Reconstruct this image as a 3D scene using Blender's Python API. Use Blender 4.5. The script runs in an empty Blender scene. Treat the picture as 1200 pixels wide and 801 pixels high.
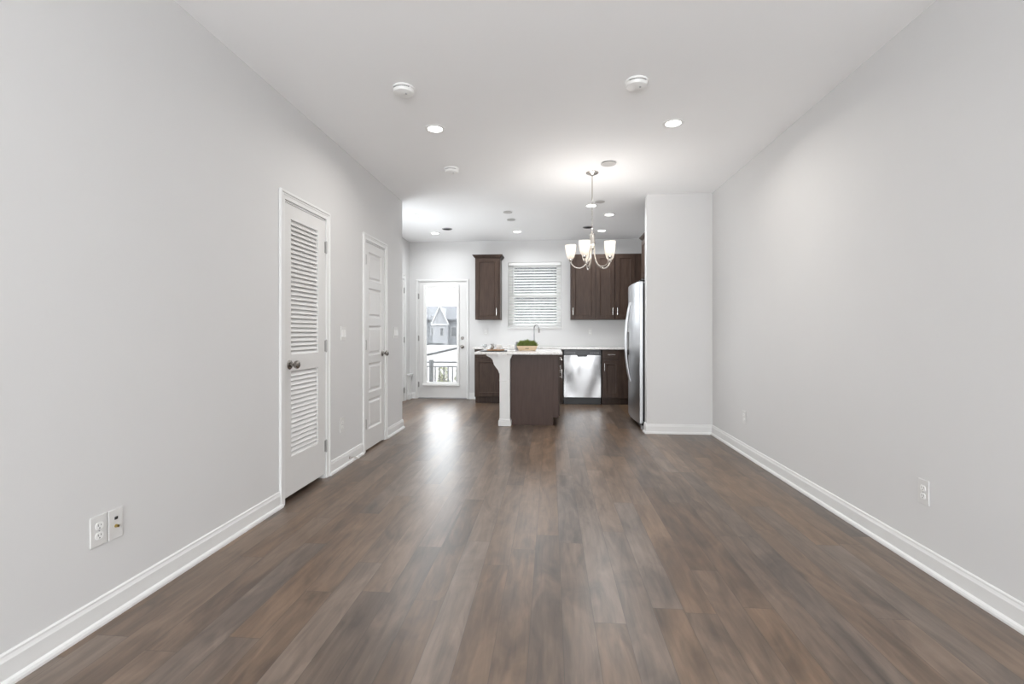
import bpy, bmesh, math, random
from mathutils import Vector, Matrix

random.seed(7)
S = bpy.context.scene
COL = S.collection
R = math.radians
PI = math.pi

# ------------------------------------------------------------------ camera
F_PX = 560.0                      # focal length in pixels of the 1200 px wide frame
cam_d = bpy.data.cameras.new('camera')
cam = bpy.data.objects.new('camera', cam_d)
COL.objects.link(cam)
cam_d.sensor_fit = 'HORIZONTAL'
cam_d.sensor_width = 36.0
cam_d.lens = 36.0 * F_PX / 1200.0
cam_d.shift_y = -11.5 / 1200.0
cam_d.clip_start = 0.05
cam_d.clip_end = 400
cam.location = (0, 0, 1.16)
cam.rotation_euler = (R(90), 0, math.atan(45.5 / F_PX))
S.camera = cam

# ------------------------------------------------------------------ colour management
S.view_settings.view_transform = 'Standard'
S.view_settings.look = 'None'
S.view_settings.gamma = 1.0
S.view_settings.use_curve_mapping = False
S.view_settings.exposure = 0.58
S.cycles.use_denoising = True
S.cycles.max_bounces = 10
S.cycles.diffuse_bounces = 6
S.cycles.glossy_bounces = 4
S.cycles.sample_clamp_indirect = 6.0

# ------------------------------------------------------------------ sky and daylight
SKY = 3.9
W = bpy.data.worlds.new('overcast_sky')
S.world = W
W.use_nodes = True
bgn = W.node_tree.nodes['Background']
bgn.inputs['Color'].default_value = (0.92, 0.965, 1.0, 1)
bgn.inputs['Strength'].default_value = SKY

WINDOW_POWER = 31.0              # daylight through each of the two front windows behind the camera
SIDE_POWER = 5.5
DOWNLIGHT_POWER = 7.0
BULB_POWER = 2.2


def area(name, loc, rot, sx, sy, power, col=(1, 1, 1), shape='RECTANGLE', spread=180):
    d = bpy.data.lights.new(name, 'AREA')
    d.shape = shape
    d.size = sx
    if shape == 'RECTANGLE':
        d.size_y = sy
    d.energy = power
    d.color = col
    d.spread = R(spread)
    o = bpy.data.objects.new(name, d)
    o.location = loc
    o.rotation_euler = rot
    COL.objects.link(o)
    return o


for wx in (-0.92, 0.92):          # in the openings of the front windows, facing into the room
    area('front_window_daylight', (wx, -2.33, 1.45), (R(112), 0, 0), 1.5, 2.0, WINDOW_POWER, (0.99, 0.995, 1.0))

# fill light added to brighten the kitchen, in an unseen left-wall opening, hidden from the camera by the end of the left wall
area('added_side_fill', (-2.50, 6.36, 1.45), (R(90), R(0), R(-90)), 1.0, 1.3, SIDE_POWER, (0.93, 0.97, 1.0)).rotation_euler = (R(112), 0, R(-90))

# ------------------------------------------------------------------ materials
M = {}


def new_mat(name):
    m = bpy.data.materials.new(name)
    m.use_nodes = True
    nt = m.node_tree
    return m, nt, nt.nodes['Principled BSDF']


def noise(nt, scale=(1, 1, 1), s=5.0, detail=4.0, rough=0.5, kind='Object'):
    tc = nt.nodes.new('ShaderNodeTexCoord')
    mp = nt.nodes.new('ShaderNodeMapping')
    mp.inputs['Scale'].default_value = scale
    nt.links.new(tc.outputs[kind], mp.inputs['Vector'])
    n = nt.nodes.new('ShaderNodeTexNoise')
    n.inputs['Scale'].default_value = s
    n.inputs['Detail'].default_value = detail
    n.inputs['Roughness'].default_value = rough
    nt.links.new(mp.outputs['Vector'], n.inputs['Vector'])
    return n


def ramp(nt, src, stops):
    r = nt.nodes.new('ShaderNodeValToRGB')
    e = r.color_ramp.elements
    while len(e) < len(stops):
        e.new(0.5)
    for k, (p, c) in enumerate(stops):
        e[k].position = p
        e[k].color = (*c, 1) if len(c) == 3 else c
    nt.links.new(src, r.inputs['Fac'])
    return r


def bump(nt, src, bsdf, strength=0.1, dist=0.002):
    b = nt.nodes.new('ShaderNodeBump')
    b.inputs['Strength'].default_value = strength
    b.inputs['Distance'].default_value = dist
    nt.links.new(src, b.inputs['Height'])
    nt.links.new(b.outputs['Normal'], bsdf.inputs['Normal'])
    return b


def simple(name, col, rough=0.5, metal=0.0, spec=0.5, var=0.04, nscale=8.0, bmp=0.0, emit=None):
    """a paint, plastic or metal with a slight mottling of its own"""
    m, nt, b = new_mat(name)
    n = noise(nt, s=nscale)
    lo = tuple(max(0, c * (1 - var)) for c in col)
    hi = tuple(min(1, c * (1 + var)) for c in col)
    r = ramp(nt, n.outputs['Fac'], [(0.3, lo), (0.7, hi)])
    nt.links.new(r.outputs['Color'], b.inputs['Base Color'])
    b.inputs['Roughness'].default_value = rough
    b.inputs['Metallic'].default_value = metal
    b.inputs['Specular IOR Level'].default_value = spec
    if bmp:
        bump(nt, n.outputs['Fac'], b, bmp)
    if emit:
        b.inputs['Emission Color'].default_value = (*emit[0], 1)
        b.inputs['Emission Strength'].default_value = emit[1]
    M[name] = m
    return m


simple('wall_paint', (0.665, 0.662, 0.660), 0.6, spec=0.25, var=0.008, nscale=2.0)
simple('ceiling_paint', (0.91, 0.915, 0.92), 0.8, spec=0.1, var=0.006, nscale=2.0)
simple('white_trim', (0.75, 0.75, 0.745), 0.35, var=0.01)
simple('white_door', (0.705, 0.70, 0.692), 0.38, var=0.01)
simple('white_plastic', (0.84, 0.84, 0.83), 0.35, var=0.01)
simple('plate_plastic', (0.68, 0.675, 0.665), 0.35, var=0.01)
simple('cap_grey', (0.50, 0.49, 0.48), 0.5)
simple('grey_plastic', (0.34, 0.34, 0.35), 0.5)
simple('dark_slot', (0.03, 0.03, 0.03), 0.6)
simple('nickel', (0.62, 0.59, 0.55), 0.25, metal=1.0)
simple('dark_nickel', (0.32, 0.30, 0.28), 0.22, metal=1.0)
simple('hinge_metal', (0.38, 0.37, 0.36), 0.4, metal=0.85)
simple('chrome', (0.30, 0.30, 0.31), 0.18, metal=1.0)
simple('bright_pull', (0.80, 0.79, 0.77), 0.22, metal=1.0)
simple('fridge_side', (0.30, 0.30, 0.305), 0.45, metal=0.25)
simple('black_plastic', (0.012, 0.012, 0.013), 0.3)
simple('black_gloss', (0.015, 0.015, 0.016), 0.22, spec=0.3)
simple('brass', (0.55, 0.42, 0.15), 0.3, metal=1.0)
simple('rubber', (0.05, 0.045, 0.04), 0.7)
simple('slate', (0.035, 0.034, 0.035), 0.5, bmp=0.2, nscale=40)
simple('china', (0.86, 0.855, 0.84), 0.15)
simple('pewter', (0.45, 0.44, 0.43), 0.3, metal=0.9)
simple('linen', (0.85, 0.84, 0.82), 0.9, bmp=0.3, nscale=120)
simple('grey_ceramic', (0.30, 0.30, 0.31), 0.3)
simple('soil', (0.05, 0.035, 0.02), 0.9, bmp=0.5, nscale=60)
simple('concrete', (0.175, 0.168, 0.162), 0.9, var=0.12, nscale=1.2)
simple('house_trim', (0.27, 0.27, 0.268), 0.7)
simple('house_window', (0.03, 0.032, 0.034), 0.2)
simple('rail_metal', (0.022, 0.022, 0.022), 0.5)
simple('bark', (0.15, 0.10, 0.06), 0.9, bmp=0.5)


def m_steel(name, base, rough, scale, wob):
    m, nt, b = new_mat(name)
    n = noise(nt, scale, 3.0, 5.0)
    r = ramp(nt, n.outputs['Fac'], [(0.3, tuple(c * 0.93 for c in base)), (0.7, base)])
    nt.links.new(r.outputs['Color'], b.inputs['Base Color'])
    b.inputs['Metallic'].default_value = 1.0
    b.inputs['Roughness'].default_value = rough
    w = noise(nt, (1, 1, 0.45), 3.2, 0.5)
    bump(nt, w.outputs['Fac'], b, wob, 0.12)
    M[name] = m


m_steel('steel', (0.45, 0.45, 0.455), 0.22, (60, 60, 2), 0.6)
m_steel('fridge_steel', (0.66, 0.67, 0.69), 0.32, (60, 60, 2), 0.05)


def m_wood(name, dark, light, rough, scale=(14, 14, 1.6)):
    m, nt, b = new_mat(name)
    n = noise(nt, scale, 2.5, 6.0, 0.6)
    r = ramp(nt, n.outputs['Fac'], [(0.28, dark), (0.72, light)])
    nt.links.new(r.outputs['Color'], b.inputs['Base Color'])
    b.inputs['Roughness'].default_value = rough
    b.inputs['Specular IOR Level'].default_value = 0.26
    bump(nt, n.outputs['Fac'], b, 0.05)
    M[name] = m


m_wood('cabinet_wood', (0.033, 0.018, 0.013), (0.068, 0.043, 0.031), 0.40)
m_wood('island_wood', (0.060, 0.036, 0.029), (0.082, 0.052, 0.043), 0.42)
m_wood('pale_wood', (0.58, 0.43, 0.28), (0.74, 0.58, 0.41), 0.55, (6, 30, 30))
m_wood('board_wood', (0.30, 0.16, 0.08), (0.42, 0.25, 0.13), 0.5, (6, 30, 30))


def m_granite():
    m, nt, b = new_mat('granite')
    n = noise(nt, s=70.0, detail=4.0, rough=0.6)
    r = ramp(nt, n.outputs['Fac'], [(0.30, (0.20, 0.17, 0.15)), (0.38, (0.58, 0.54, 0.51)), (0.46, (0.76, 0.74, 0.72)), (0.7, (0.82, 0.81, 0.80))])
    nt.links.new(r.outputs['Color'], b.inputs['Base Color'])
    b.inputs['Roughness'].default_value = 0.15
    M['granite'] = m


m_granite()


def m_floor():
    PW, PL = 0.127, 1.25
    m, nt, b = new_mat('plank_floor')
    N, L = nt.nodes, nt.links

    def math_(op, a, c=None):
        n = N.new('ShaderNodeMath')
        n.operation = op
        for k, v in enumerate((a, c)):
            if v is None:
                continue
            if isinstance(v, (int, float)):
                n.inputs[k].default_value = v
            else:
                L.new(v, n.inputs[k])
        return n.outputs[0]

    tc = N.new('ShaderNodeTexCoord')
    sp = N.new('ShaderNodeSeparateXYZ')
    L.new(tc.outputs['Object'], sp.inputs[0])
    u = math_('DIVIDE', math_('ADD', sp.outputs['X'], 20.02), PW)
    row = math_('FLOOR', u)
    fu = math_('FRACT', u)
    wn = N.new('ShaderNodeTexWhiteNoise')
    wn.noise_dimensions = '1D'
    L.new(row, wn.inputs['W'])
    v = math_('ADD', math_('DIVIDE', math_('ADD', sp.outputs['Y'], 20.0), PL), math_('MULTIPLY', wn.outputs['Value'], 9.0))
    pl = math_('FLOOR', v)
    fv = math_('FRACT', v)
    cx = N.new('ShaderNodeCombineXYZ')
    L.new(row, cx.inputs[0])
    L.new(pl, cx.inputs[1])
    pid = N.new('ShaderNodeTexWhiteNoise')
    pid.noise_dimensions = '2D'
    L.new(cx.outputs[0], pid.inputs['Vector'])
    # grain: stretched along the plank, shifted for each plank
    off = N.new('ShaderNodeVectorMath')
    off.operation = 'SCALE'
    L.new(pid.outputs['Color'], off.inputs[0])
    off.inputs['Scale'].default_value = 30.0
    add = N.new('ShaderNodeVectorMath')
    add.operation = 'ADD'
    L.new(tc.outputs['Object'], add.inputs[0])
    L.new(off.outputs[0], add.inputs[1])

    def grain(scale, s, det, rg, dist):
        mp = N.new('ShaderNodeMapping')
        mp.inputs['Scale'].default_value = scale
        L.new(add.outputs[0], mp.inputs['Vector'])
        n = N.new('ShaderNodeTexNoise')
        n.inputs['Scale'].default_value = s
        n.inputs['Detail'].default_value = det
        n.inputs['Roughness'].default_value = rg
        n.inputs['Distortion'].default_value = dist
        L.new(mp.outputs[0], n.inputs['Vector'])
        return n.outputs['Fac']

    g1 = grain((12, 1.1, 1), 2.2, 4, 0.6, 0.9)
    g2 = grain((4.5, 1.5, 1), 1.6, 3, 0.55, 1.2)
    t = math_('ADD', math_('MULTIPLY', pid.outputs['Value'], 0.24), math_('ADD', math_('MULTIPLY', g1, 0.62), math_('MULTIPLY', g2, 0.85)))
    r = ramp(nt, math_('SUBTRACT', t, 0.35), [(0.22, (0.052, 0.035, 0.024)), (0.42, (0.098, 0.067, 0.048)), (0.60, (0.152, 0.106, 0.076)), (0.85, (0.23, 0.164, 0.121))])
    # a small shift of hue from plank to plank
    hs = N.new('ShaderNodeHueSaturation')
    L.new(r.outputs['Color'], hs.inputs['Color'])
    sc = N.new('ShaderNodeSeparateColor')
    L.new(pid.outputs['Color'], sc.inputs[0])
    L.new(math_('ADD', math_('MULTIPLY', sc.outputs[1], 0.5), 0.80), hs.inputs['Saturation'])
    # joints
    eu = math_('MINIMUM', fu, math_('SUBTRACT', 1.0, fu))
    ev = math_('MINIMUM', fv, math_('SUBTRACT', 1.0, fv))
    gap = math_('MAXIMUM', math_('LESS_THAN', eu, 0.010), math_('LESS_THAN', ev, 0.0011))
    mx = N.new('ShaderNodeMix')
    mx.data_type = 'RGBA'
    L.new(math_('MULTIPLY', gap, 0.55), mx.inputs['Factor'])
    L.new(hs.outputs['Color'], mx.inputs['A'])
    mx.inputs['B'].default_value = (0.035, 0.026, 0.020, 1)
    L.new(mx.outputs['Result'], b.inputs['Base Color'])
    rr = N.new('ShaderNodeMapRange')
    L.new(g2, rr.inputs['Value'])
    rr.inputs['To Min'].default_value = 0.30
    rr.inputs['To Max'].default_value = 0.38
    L.new(rr.outputs[0], b.inputs['Roughness'])
    b.inputs['Specular IOR Level'].default_value = 0.85
    bump(nt, math_('SUBTRACT', 1.0, gap), b, 0.10, 0.0015)
    M['plank_floor'] = m


m_floor()


def m_glass(name, tint=(1, 1, 1), glare_veil=0.0):
    m = bpy.data.materials.new(name)
    m.use_nodes = True
    nt = m.node_tree
    nt.nodes.remove(nt.nodes['Principled BSDF'])
    out = nt.nodes['Material Output']
    tr = nt.nodes.new('ShaderNodeBsdfTransparent')
    tr.inputs['Color'].default_value = (*tint, 1)
    gl = nt.nodes.new('ShaderNodeBsdfGlossy')
    gl.inputs['Roughness'].default_value = 0.02
    fr = nt.nodes.new('ShaderNodeFresnel')
    fr.inputs['IOR'].default_value = 1.2
    mx = nt.nodes.new('ShaderNodeMixShader')
    nt.links.new(fr.outputs[0], mx.inputs['Fac'])
    nt.links.new(tr.outputs[0], mx.inputs[1])
    nt.links.new(gl.outputs[0], mx.inputs[2])
    last = mx
    if glare_veil:
        tl = nt.nodes.new('ShaderNodeBsdfTranslucent')
        tl.inputs['Color'].default_value = (0.9, 0.92, 0.94, 1)
        m2 = nt.nodes.new('ShaderNodeMixShader')
        m2.inputs['Fac'].default_value = glare_veil
        nt.links.new(mx.outputs[0], m2.inputs[1])
        nt.links.new(tl.outputs[0], m2.inputs[2])
        last = m2
    nt.links.new(last.outputs[0], out.inputs['Surface'])
    M[name] = m


m_glass('pane_glass', glare_veil=0.025)  # translucent mix puts the hazy glare of the view into the glass
m_glass('clear_glass', (0.93, 0.94, 0.94))


def m_translucent(name, col, tcol, fac, rough=0.4, emit=0.0, ecol=(1, 1, 1)):
    m, nt, b = new_mat(name)
    n = noise(nt, s=6.0)
    r = ramp(nt, n.outputs['Fac'], [(0.3, tuple(c * 0.98 for c in col)), (0.7, col)])
    nt.links.new(r.outputs['Color'], b.inputs['Base Color'])
    b.inputs['Roughness'].default_value = rough
    if emit:
        b.inputs['Emission Color'].default_value = (*ecol, 1)
        b.inputs['Emission Strength'].default_value = emit
    tl = nt.nodes.new('ShaderNodeBsdfTranslucent')
    tl.inputs['Color'].default_value = (*tcol, 1)
    mx = nt.nodes.new('ShaderNodeMixShader')
    mx.inputs['Fac'].default_value = fac
    nt.links.new(b.outputs[0], mx.inputs[1])
    nt.links.new(tl.outputs[0], mx.inputs[2])
    nt.links.new(mx.outputs[0], nt.nodes['Material Output'].inputs['Surface'])
    M[name] = m


m_translucent('blind_slat', (0.90, 0.90, 0.89), (0.85, 0.85, 0.83), 0.25)
m_translucent('door_blind', (0.86, 0.86, 0.85), (0.7, 0.7, 0.69), 0.22)
m_translucent('opal_glass', (0.86, 0.84, 0.81), (0.86, 0.82, 0.77), 0.32, 0.25, 0.08, (1.0, 0.95, 0.88))
m_translucent('leaf', (0.17, 0.22, 0.055), (0.24, 0.30, 0.07), 0.25, 0.6)
m_translucent('shrub_leaf', (0.16, 0.17, 0.06), (0.12, 0.13, 0.04), 0.3, 0.7)


def m_emit(name, col, s):
    m, nt, b = new_mat(name)
    b.inputs['Base Color'].default_value = (*col, 1)
    b.inputs['Emission Color'].default_value = (*col, 1)
    b.inputs['Emission Strength'].default_value = s
    M[name] = m


m_emit('lamp_lens', (1.0, 0.98, 0.95), 6.0)
m_emit('bulb', (1.0, 0.93, 0.85), 2.0)


def m_lines(name, col, dark, pitch, axis='Z', rough=0.8, width=0.12):
    """lap siding / shingle courses: a thin line every pitch metres"""
    m, nt, b = new_mat(name)
    tc = nt.nodes.new('ShaderNodeTexCoord')
    sp = nt.nodes.new('ShaderNodeSeparateXYZ')
    nt.links.new(tc.outputs['Object'], sp.inputs[0])
    d = nt.nodes.new('ShaderNodeMath'); d.operation = 'DIVIDE'; d.inputs[1].default_value = pitch
    nt.links.new(sp.outputs[axis], d.inputs[0])
    f = nt.nodes.new('ShaderNodeMath'); f.operation = 'FRACT'
    nt.links.new(d.outputs[0], f.inputs[0])
    r = ramp(nt, f.outputs[0], [(0.0, dark), (width, dark), (width + 0.05, col), (1.0, col)])
    nt.links.new(r.outputs['Color'], b.inputs['Base Color'])
    b.inputs['Roughness'].default_value = rough
    M[name] = m


m_lines('lap_siding', (0.135, 0.139, 0.146), (0.105, 0.108, 0.115), 0.22)
m_lines('pale_siding', (0.185, 0.188, 0.195), (0.16, 0.163, 0.17), 0.22)
m_lines('blocker_siding', (0.045, 0.046, 0.047), (0.038, 0.039, 0.040), 0.22)  # dark siding of the added house that darkens the blind gaps
m_lines('roof_shingle', (0.080, 0.083, 0.090), (0.060, 0.062, 0.068), 0.28)

# ------------------------------------------------------------------ mesh helpers (all coordinates are world metres)
ORIG = {}


class MB:
    def __init__(self):
        self.bm = bmesh.new()

    def _add(self, t):
        me = bpy.data.meshes.new('tmp')
        t.to_mesh(me)
        t.free()
        self.bm.from_mesh(me)
        bpy.data.meshes.remove(me)

    def box(self, x0, y0, z0, x1, y1, z1, bev=0.0, seg=1):
        t = bmesh.new()
        bmesh.ops.create_cube(t, size=1.0)
        for v in t.verts:
            v.co = Vector(((x0 + x1) / 2 + v.co.x * (x1 - x0), (y0 + y1) / 2 + v.co.y * (y1 - y0), (z0 + z1) / 2 + v.co.z * (z1 - z0)))
        bmesh.ops.recalc_face_normals(t, faces=t.faces)
        if bev:
            bmesh.ops.bevel(t, geom=list(t.edges), offset=bev, segments=seg, affect='EDGES', profile=0.5)
        self._add(t)
        return self

    def prism(self, pts, axis, a, b, bev=0.0):
        """polygon pts extruded from a to b along axis; pts are (y,z) for X, (x,z) for Y, (x,y) for Z"""
        t = bmesh.new()

        def co(p, k):
            return {'X': (k, p[0], p[1]), 'Y': (p[0], k, p[1]), 'Z': (p[0], p[1], k)}[axis]
        va = [t.verts.new(co(p, a)) for p in pts]
        vb = [t.verts.new(co(p, b)) for p in pts]
        t.faces.new(va)
        t.faces.new(vb[::-1])
        n = len(pts)
        for i in range(n):
            t.faces.new((va[i], va[(i + 1) % n], vb[(i + 1) % n], vb[i]))
        bmesh.ops.recalc_face_normals(t, faces=t.faces)
        if bev:
            bmesh.ops.bevel(t, geom=list(t.edges), offset=bev, segments=1, affect='EDGES', profile=0.5)
        self._add(t)
        return self

    def ring(self, axis, a, b, out, inn, open_bottom=False, bev=0.0):
        """a mitred picture-frame between two rectangles (u0, v0, u1, v1), extruded from a to b along axis"""
        t = bmesh.new()

        def co(p, k):
            return {'X': (k, p[0], p[1]), 'Y': (p[0], k, p[1])}[axis]

        def cor(r):
            return [(r[0], r[1]), (r[0], r[3]), (r[2], r[3]), (r[2], r[1])]
        A = [[t.verts.new(co(p, k)) for p in cor(r)] for k in (a, b) for r in (out, inn)]
        oa, ia, ob, ib = A
        n = 3 if open_bottom else 4
        for k in range(n):
            j = (k + 1) % 4
            t.faces.new((oa[k], oa[j], ia[j], ia[k]))
            t.faces.new((ob[k], ob[j], ib[j], ib[k]))
            t.faces.new((oa[k], oa[j], ob[j], ob[k]))
            t.faces.new((ia[k], ia[j], ib[j], ib[k]))
        if open_bottom:
            for k in (0, 3):
                t.faces.new((oa[k], ia[k], ib[k], ob[k]))
        bmesh.ops.recalc_face_normals(t, faces=t.faces)
        if bev:
            bmesh.ops.bevel(t, geom=list(t.edges), offset=bev, segments=1, affect='EDGES', profile=0.5)
        self._add(t)
        return self

    def lathe(self, prof, c, axis='Z', n=24, close=True):
        """profile of (radius, height) turned about axis through c"""
        t = bmesh.new()
        rings = []
        for r, h in prof:
            ring = []
            if r < 1e-6:
                r = 0.0
            for k in range(n):
                a = 2 * PI * k / n
                p, q = r * math.cos(a), r * math.sin(a)
                d = {'Z': (p, q, h), 'X': (h, p, q), 'Y': (p, h, q)}[axis]
                ring.append(t.verts.new((c[0] + d[0], c[1] + d[1], c[2] + d[2])))
            rings.append(ring)
        for i in range(len(rings) - 1):
            for k in range(n):
                t.faces.new((rings[i][k], rings[i][(k + 1) % n], rings[i + 1][(k + 1) % n], rings[i + 1][k]))
        if close:
            for ring, (r, h) in ((rings[0], prof[0]), (rings[-1], prof[-1])):
                if r > 1e-6:
                    t.faces.new(ring)
        bmesh.ops.remove_doubles(t, verts=t.verts, dist=1e-6)
        bmesh.ops.recalc_face_normals(t, faces=t.faces)
        self._add(t)
        return self

    def tube(self, pts, rad, n=8, smooth_steps=0):
        P = [Vector(p) for p in pts]
        if smooth_steps:
            Q = []
            for i in range(len(P) - 1):
                p0, p1, p2, p3 = P[max(i - 1, 0)], P[i], P[i + 1], P[min(i + 2, len(P) - 1)]
                for s in range(smooth_steps):
                    u = s / smooth_steps
                    Q.append(0.5 * ((2 * p1) + (p2 - p0) * u + (2 * p0 - 5 * p1 + 4 * p2 - p3) * u * u + (3 * p1 - p0 - 3 * p2 + p3) * u ** 3))
            Q.append(P[-1])
            P = Q
        rads = rad if isinstance(rad, (list, tuple)) else [rad] * len(P)
        if len(rads) != len(P):
            rads = [rads[0] + (rads[-1] - rads[0]) * i / (len(P) - 1) for i in range(len(P))]
        t = bmesh.new()
        rings = []
        up = None
        for i, p in enumerate(P):
            d = (P[min(i + 1, len(P) - 1)] - P[max(i - 1, 0)]).normalized()
            if up is None:
                up = Vector((0, 0, 1)) if abs(d.z) < 0.9 else Vector((1, 0, 0))
            s = d.cross(up).normalized()
            up = s.cross(d).normalized()
            rings.append([t.verts.new(p + (s * math.cos(2 * PI * k / n) + up * math.sin(2 * PI * k / n)) * rads[i]) for k in range(n)])
        for i in range(len(rings) - 1):
            for k in range(n):
                t.faces.new((rings[i][k], rings[i][(k + 1) % n], rings[i + 1][(k + 1) % n], rings[i + 1][k]))
        t.faces.new(rings[0][::-1])
        t.faces.new(rings[-1])
        bmesh.ops.recalc_face_normals(t, faces=t.faces)
        self._add(t)
        return self

    def leaf(self, O, U, Nn, w, h, t, x0, x1, panels, prof, fill=True):
        """a door leaf: front face at O (lower corner) spanned by U and up, normal Nn, thickness t behind it; panels = list of (z0,z1)
        sunk (or open) fields between x0 and x1; prof = (inset, depth) steps from the field's edge inwards"""
        b = bmesh.new()
        O, U, Nn, Z = Vector(O), Vector(U), Vector(Nn), Vector((0, 0, 1))

        def q(pts):
            b.faces.new([b.verts.new(O + U * p[0] + Z * p[1] + Nn * p[2]) for p in pts])

        for s, base in ((1, 0.0), (-1, -t)):
            q([(0, 0, base), (x0, 0, base), (x0, h, base), (0, h, base)])
            q([(x1, 0, base), (w, 0, base), (w, h, base), (x1, h, base)])
            zs = [0.0] + [z for p in panels for z in p] + [h]
            for k in range(0, len(zs), 2):
                q([(x0, zs[k], base), (x1, zs[k], base), (x1, zs[k + 1], base), (x0, zs[k + 1], base)])
            for (z0, z1) in panels:
                pr = [(0.0, 0.0)] + list(prof)
                if not fill:
                    if s == 1:
                        pr = [(0, 0), (0, -t)]
                    else:
                        continue
                rects = [[(x0 + i, z0 + i, base + s * d), (x1 - i, z0 + i, base + s * d), (x1 - i, z1 - i, base + s * d), (x0 + i, z1 - i, base + s * d)] for i, d in pr]
                for a_, c_ in zip(rects, rects[1:]):
                    for k in range(4):
                        q([a_[k], a_[(k + 1) % 4], c_[(k + 1) % 4], c_[k]])
                if fill:
                    q(rects[-1])
        for a_, c_ in (((0, 0), (w, 0)), ((w, 0), (w, h)), ((w, h), (0, h)), ((0, h), (0, 0))):
            q([(*a_, 0), (*c_, 0), (*c_, -t), (*a_, -t)])
        bmesh.ops.remove_doubles(b, verts=b.verts, dist=1e-5)
        bmesh.ops.recalc_face_normals(b, faces=b.faces)
        self._add(b)
        return self

    def build(self, name, mat, parent=None, origin=None, smooth=False):
        me = bpy.data.meshes.new(name)
        self.bm.to_mesh(me)
        self.bm.free()
        o = bpy.data.objects.new(name, me)
        COL.objects.link(o)
        if parent is not None:
            o.parent = parent
            L = ORIG[parent.name]
        else:
            if origin is None:
                origin = (0, 0, 0)
            L = Vector(origin)
            o.location = L
        ORIG[o.name] = L
        for v in me.vertices:
            v.co -= L
        me.materials.append(M[mat])
        if smooth:
            for p in me.polygons:
                p.use_smooth = True
            try:
                me.set_sharp_from_angle(angle=R(40))
            except Exception:
                pass
        return o


def tag(o, label=None, cat=None, group=None, kind=None):
    if label:
        o['label'] = label
    if cat:
        o['category'] = cat
    if group:
        o['group'] = group
    if kind:
        o['kind'] = kind
    return o


def thing(name, loc, label=None, cat=None, group=None, kind=None):
    o = bpy.data.objects.new(name, None)
    o.empty_display_size = 0.1
    COL.objects.link(o)
    o.location = loc
    ORIG[o.name] = Vector(loc)
    return tag(o, label, cat, group, kind)


def dup(root, loc, label=None, rotz=0.0):
    r = root.copy()
    COL.objects.link(r)
    r.location = loc
    r.rotation_euler = (0, 0, rotz)
    if label:
        r['label'] = label
    for ch in list(root.children):
        c = ch.copy()
        COL.objects.link(c)
        c.parent = r
        for g in list(ch.children):
            d = g.copy()
            COL.objects.link(d)
            d.parent = c
    return r


def struct(name, mb, mat):
    return tag(mb.build(name, mat), kind='structure')


# ================================================================== ROOM SHELL
XL, XR, XK = -1.79, 1.83, -2.47       # living room left and right wall, kitchen left wall
YE, YP, YB, YR = 5.65, 5.59, 8.22, -2.3
H = 2.74
DO = 2.055                            # head of the door openings

struct('floor', MB().box(-2.70, -2.45, -0.06, 2.0, 8.36, 0.0), 'plank_floor')
struct('ceiling', MB().box(-2.70, -2.45, H, 2.0, 8.36, H + 0.12), 'ceiling_paint')

D1 = (3.075, 3.675)                   # louvred door opening along the left wall
D2 = (4.478, 5.03)                    # five-panel door opening
w = MB()
w.box(XL - 0.11, YR - 0.1, 0, XL, D1[0], H)
w.box(XL - 0.11, D1[0], DO, XL, D1[1], H)
w.box(XL - 0.11, D1[1], 0, XL, D2[0], H)
w.box(XL - 0.11, D2[0], DO, XL, D2[1], H)
w.box(XL - 0.11, D2[1], 0, XL, YE, H)
struct('wall_left', w, 'wall_paint')
struct('wall_left_return', MB().box(XK, YE - 0.11, 0, XL - 0.11, YE, H).box(XK, 2.6, 0, XL - 0.11, 2.7, H).box(XK, 4.0, 0, XL - 0.11, 4.1, H), 'wall_paint')
D4 = (7.06, 7.885)
w = MB()
w.box(XK - 0.11, 2.6, 0, XK, 5.84, H).box(XK - 0.11, 6.88, 0, XK, D4[0], H).box(XK - 0.11, 5.84, 0, XK, 6.88, 0.75).box(XK - 0.11, 5.84, 2.15, XK, 6.88, H)  # opening from sill to head is added for the kitchen fill light
w.box(XK - 0.11, D4[0], DO, XK, D4[1], H)
w.box(XK - 0.11, D4[1], 0, XK, YB + 0.1, H)
struct('wall_left_kitchen', w, 'wall_paint')
struct('wall_right', MB().box(XR, YR - 0.1, 0, XR + 0.11, YB + 0.1, H), 'wall_paint')
struct('wall_partition', MB().box(1.098, YP, 0, XR, YP + 0.115, H), 'wall_paint')

DX = (-2.322, -1.455)                 # outside door opening
WX, WZ = (-0.734, 0.175), (1.245, 2.362)   # kitchen window opening
w = MB()
w.box(XK - 0.11, YB, 0, DX[0], YB + 0.13, H)
w.box(DX[0], YB, DO, DX[1], YB + 0.13, H)
w.box(DX[1], YB, 0, WX[0], YB + 0.13, H)
w.box(WX[0], YB, 0, WX[1], YB + 0.13, WZ[0])
w.box(WX[0], YB, WZ[1], WX[1], YB + 0.13, H)
w.box(WX[1], YB, 0, XR, YB + 0.13, H)
struct('wall_back', w, 'wall_paint')

# front wall behind the camera with its two window openings
w = MB()
fx = [(-1.67, -0.17), (0.17, 1.67)]
w.box(XL - 0.11, YR - 0.13, 0, fx[0][0], YR, H)
w.box(fx[0][1], YR - 0.13, 0, fx[1][0], YR, H)
w.box(fx[1][1], YR - 0.13, 0, XR + 0.11, YR, H)
for a_, b_ in fx:
    w.box(a_, YR - 0.13, 0, b_, YR, 0.45)
    w.box(a_, YR - 0.13, 2.45, b_, YR, H)
struct('wall_front', w, 'wall_paint')


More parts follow.
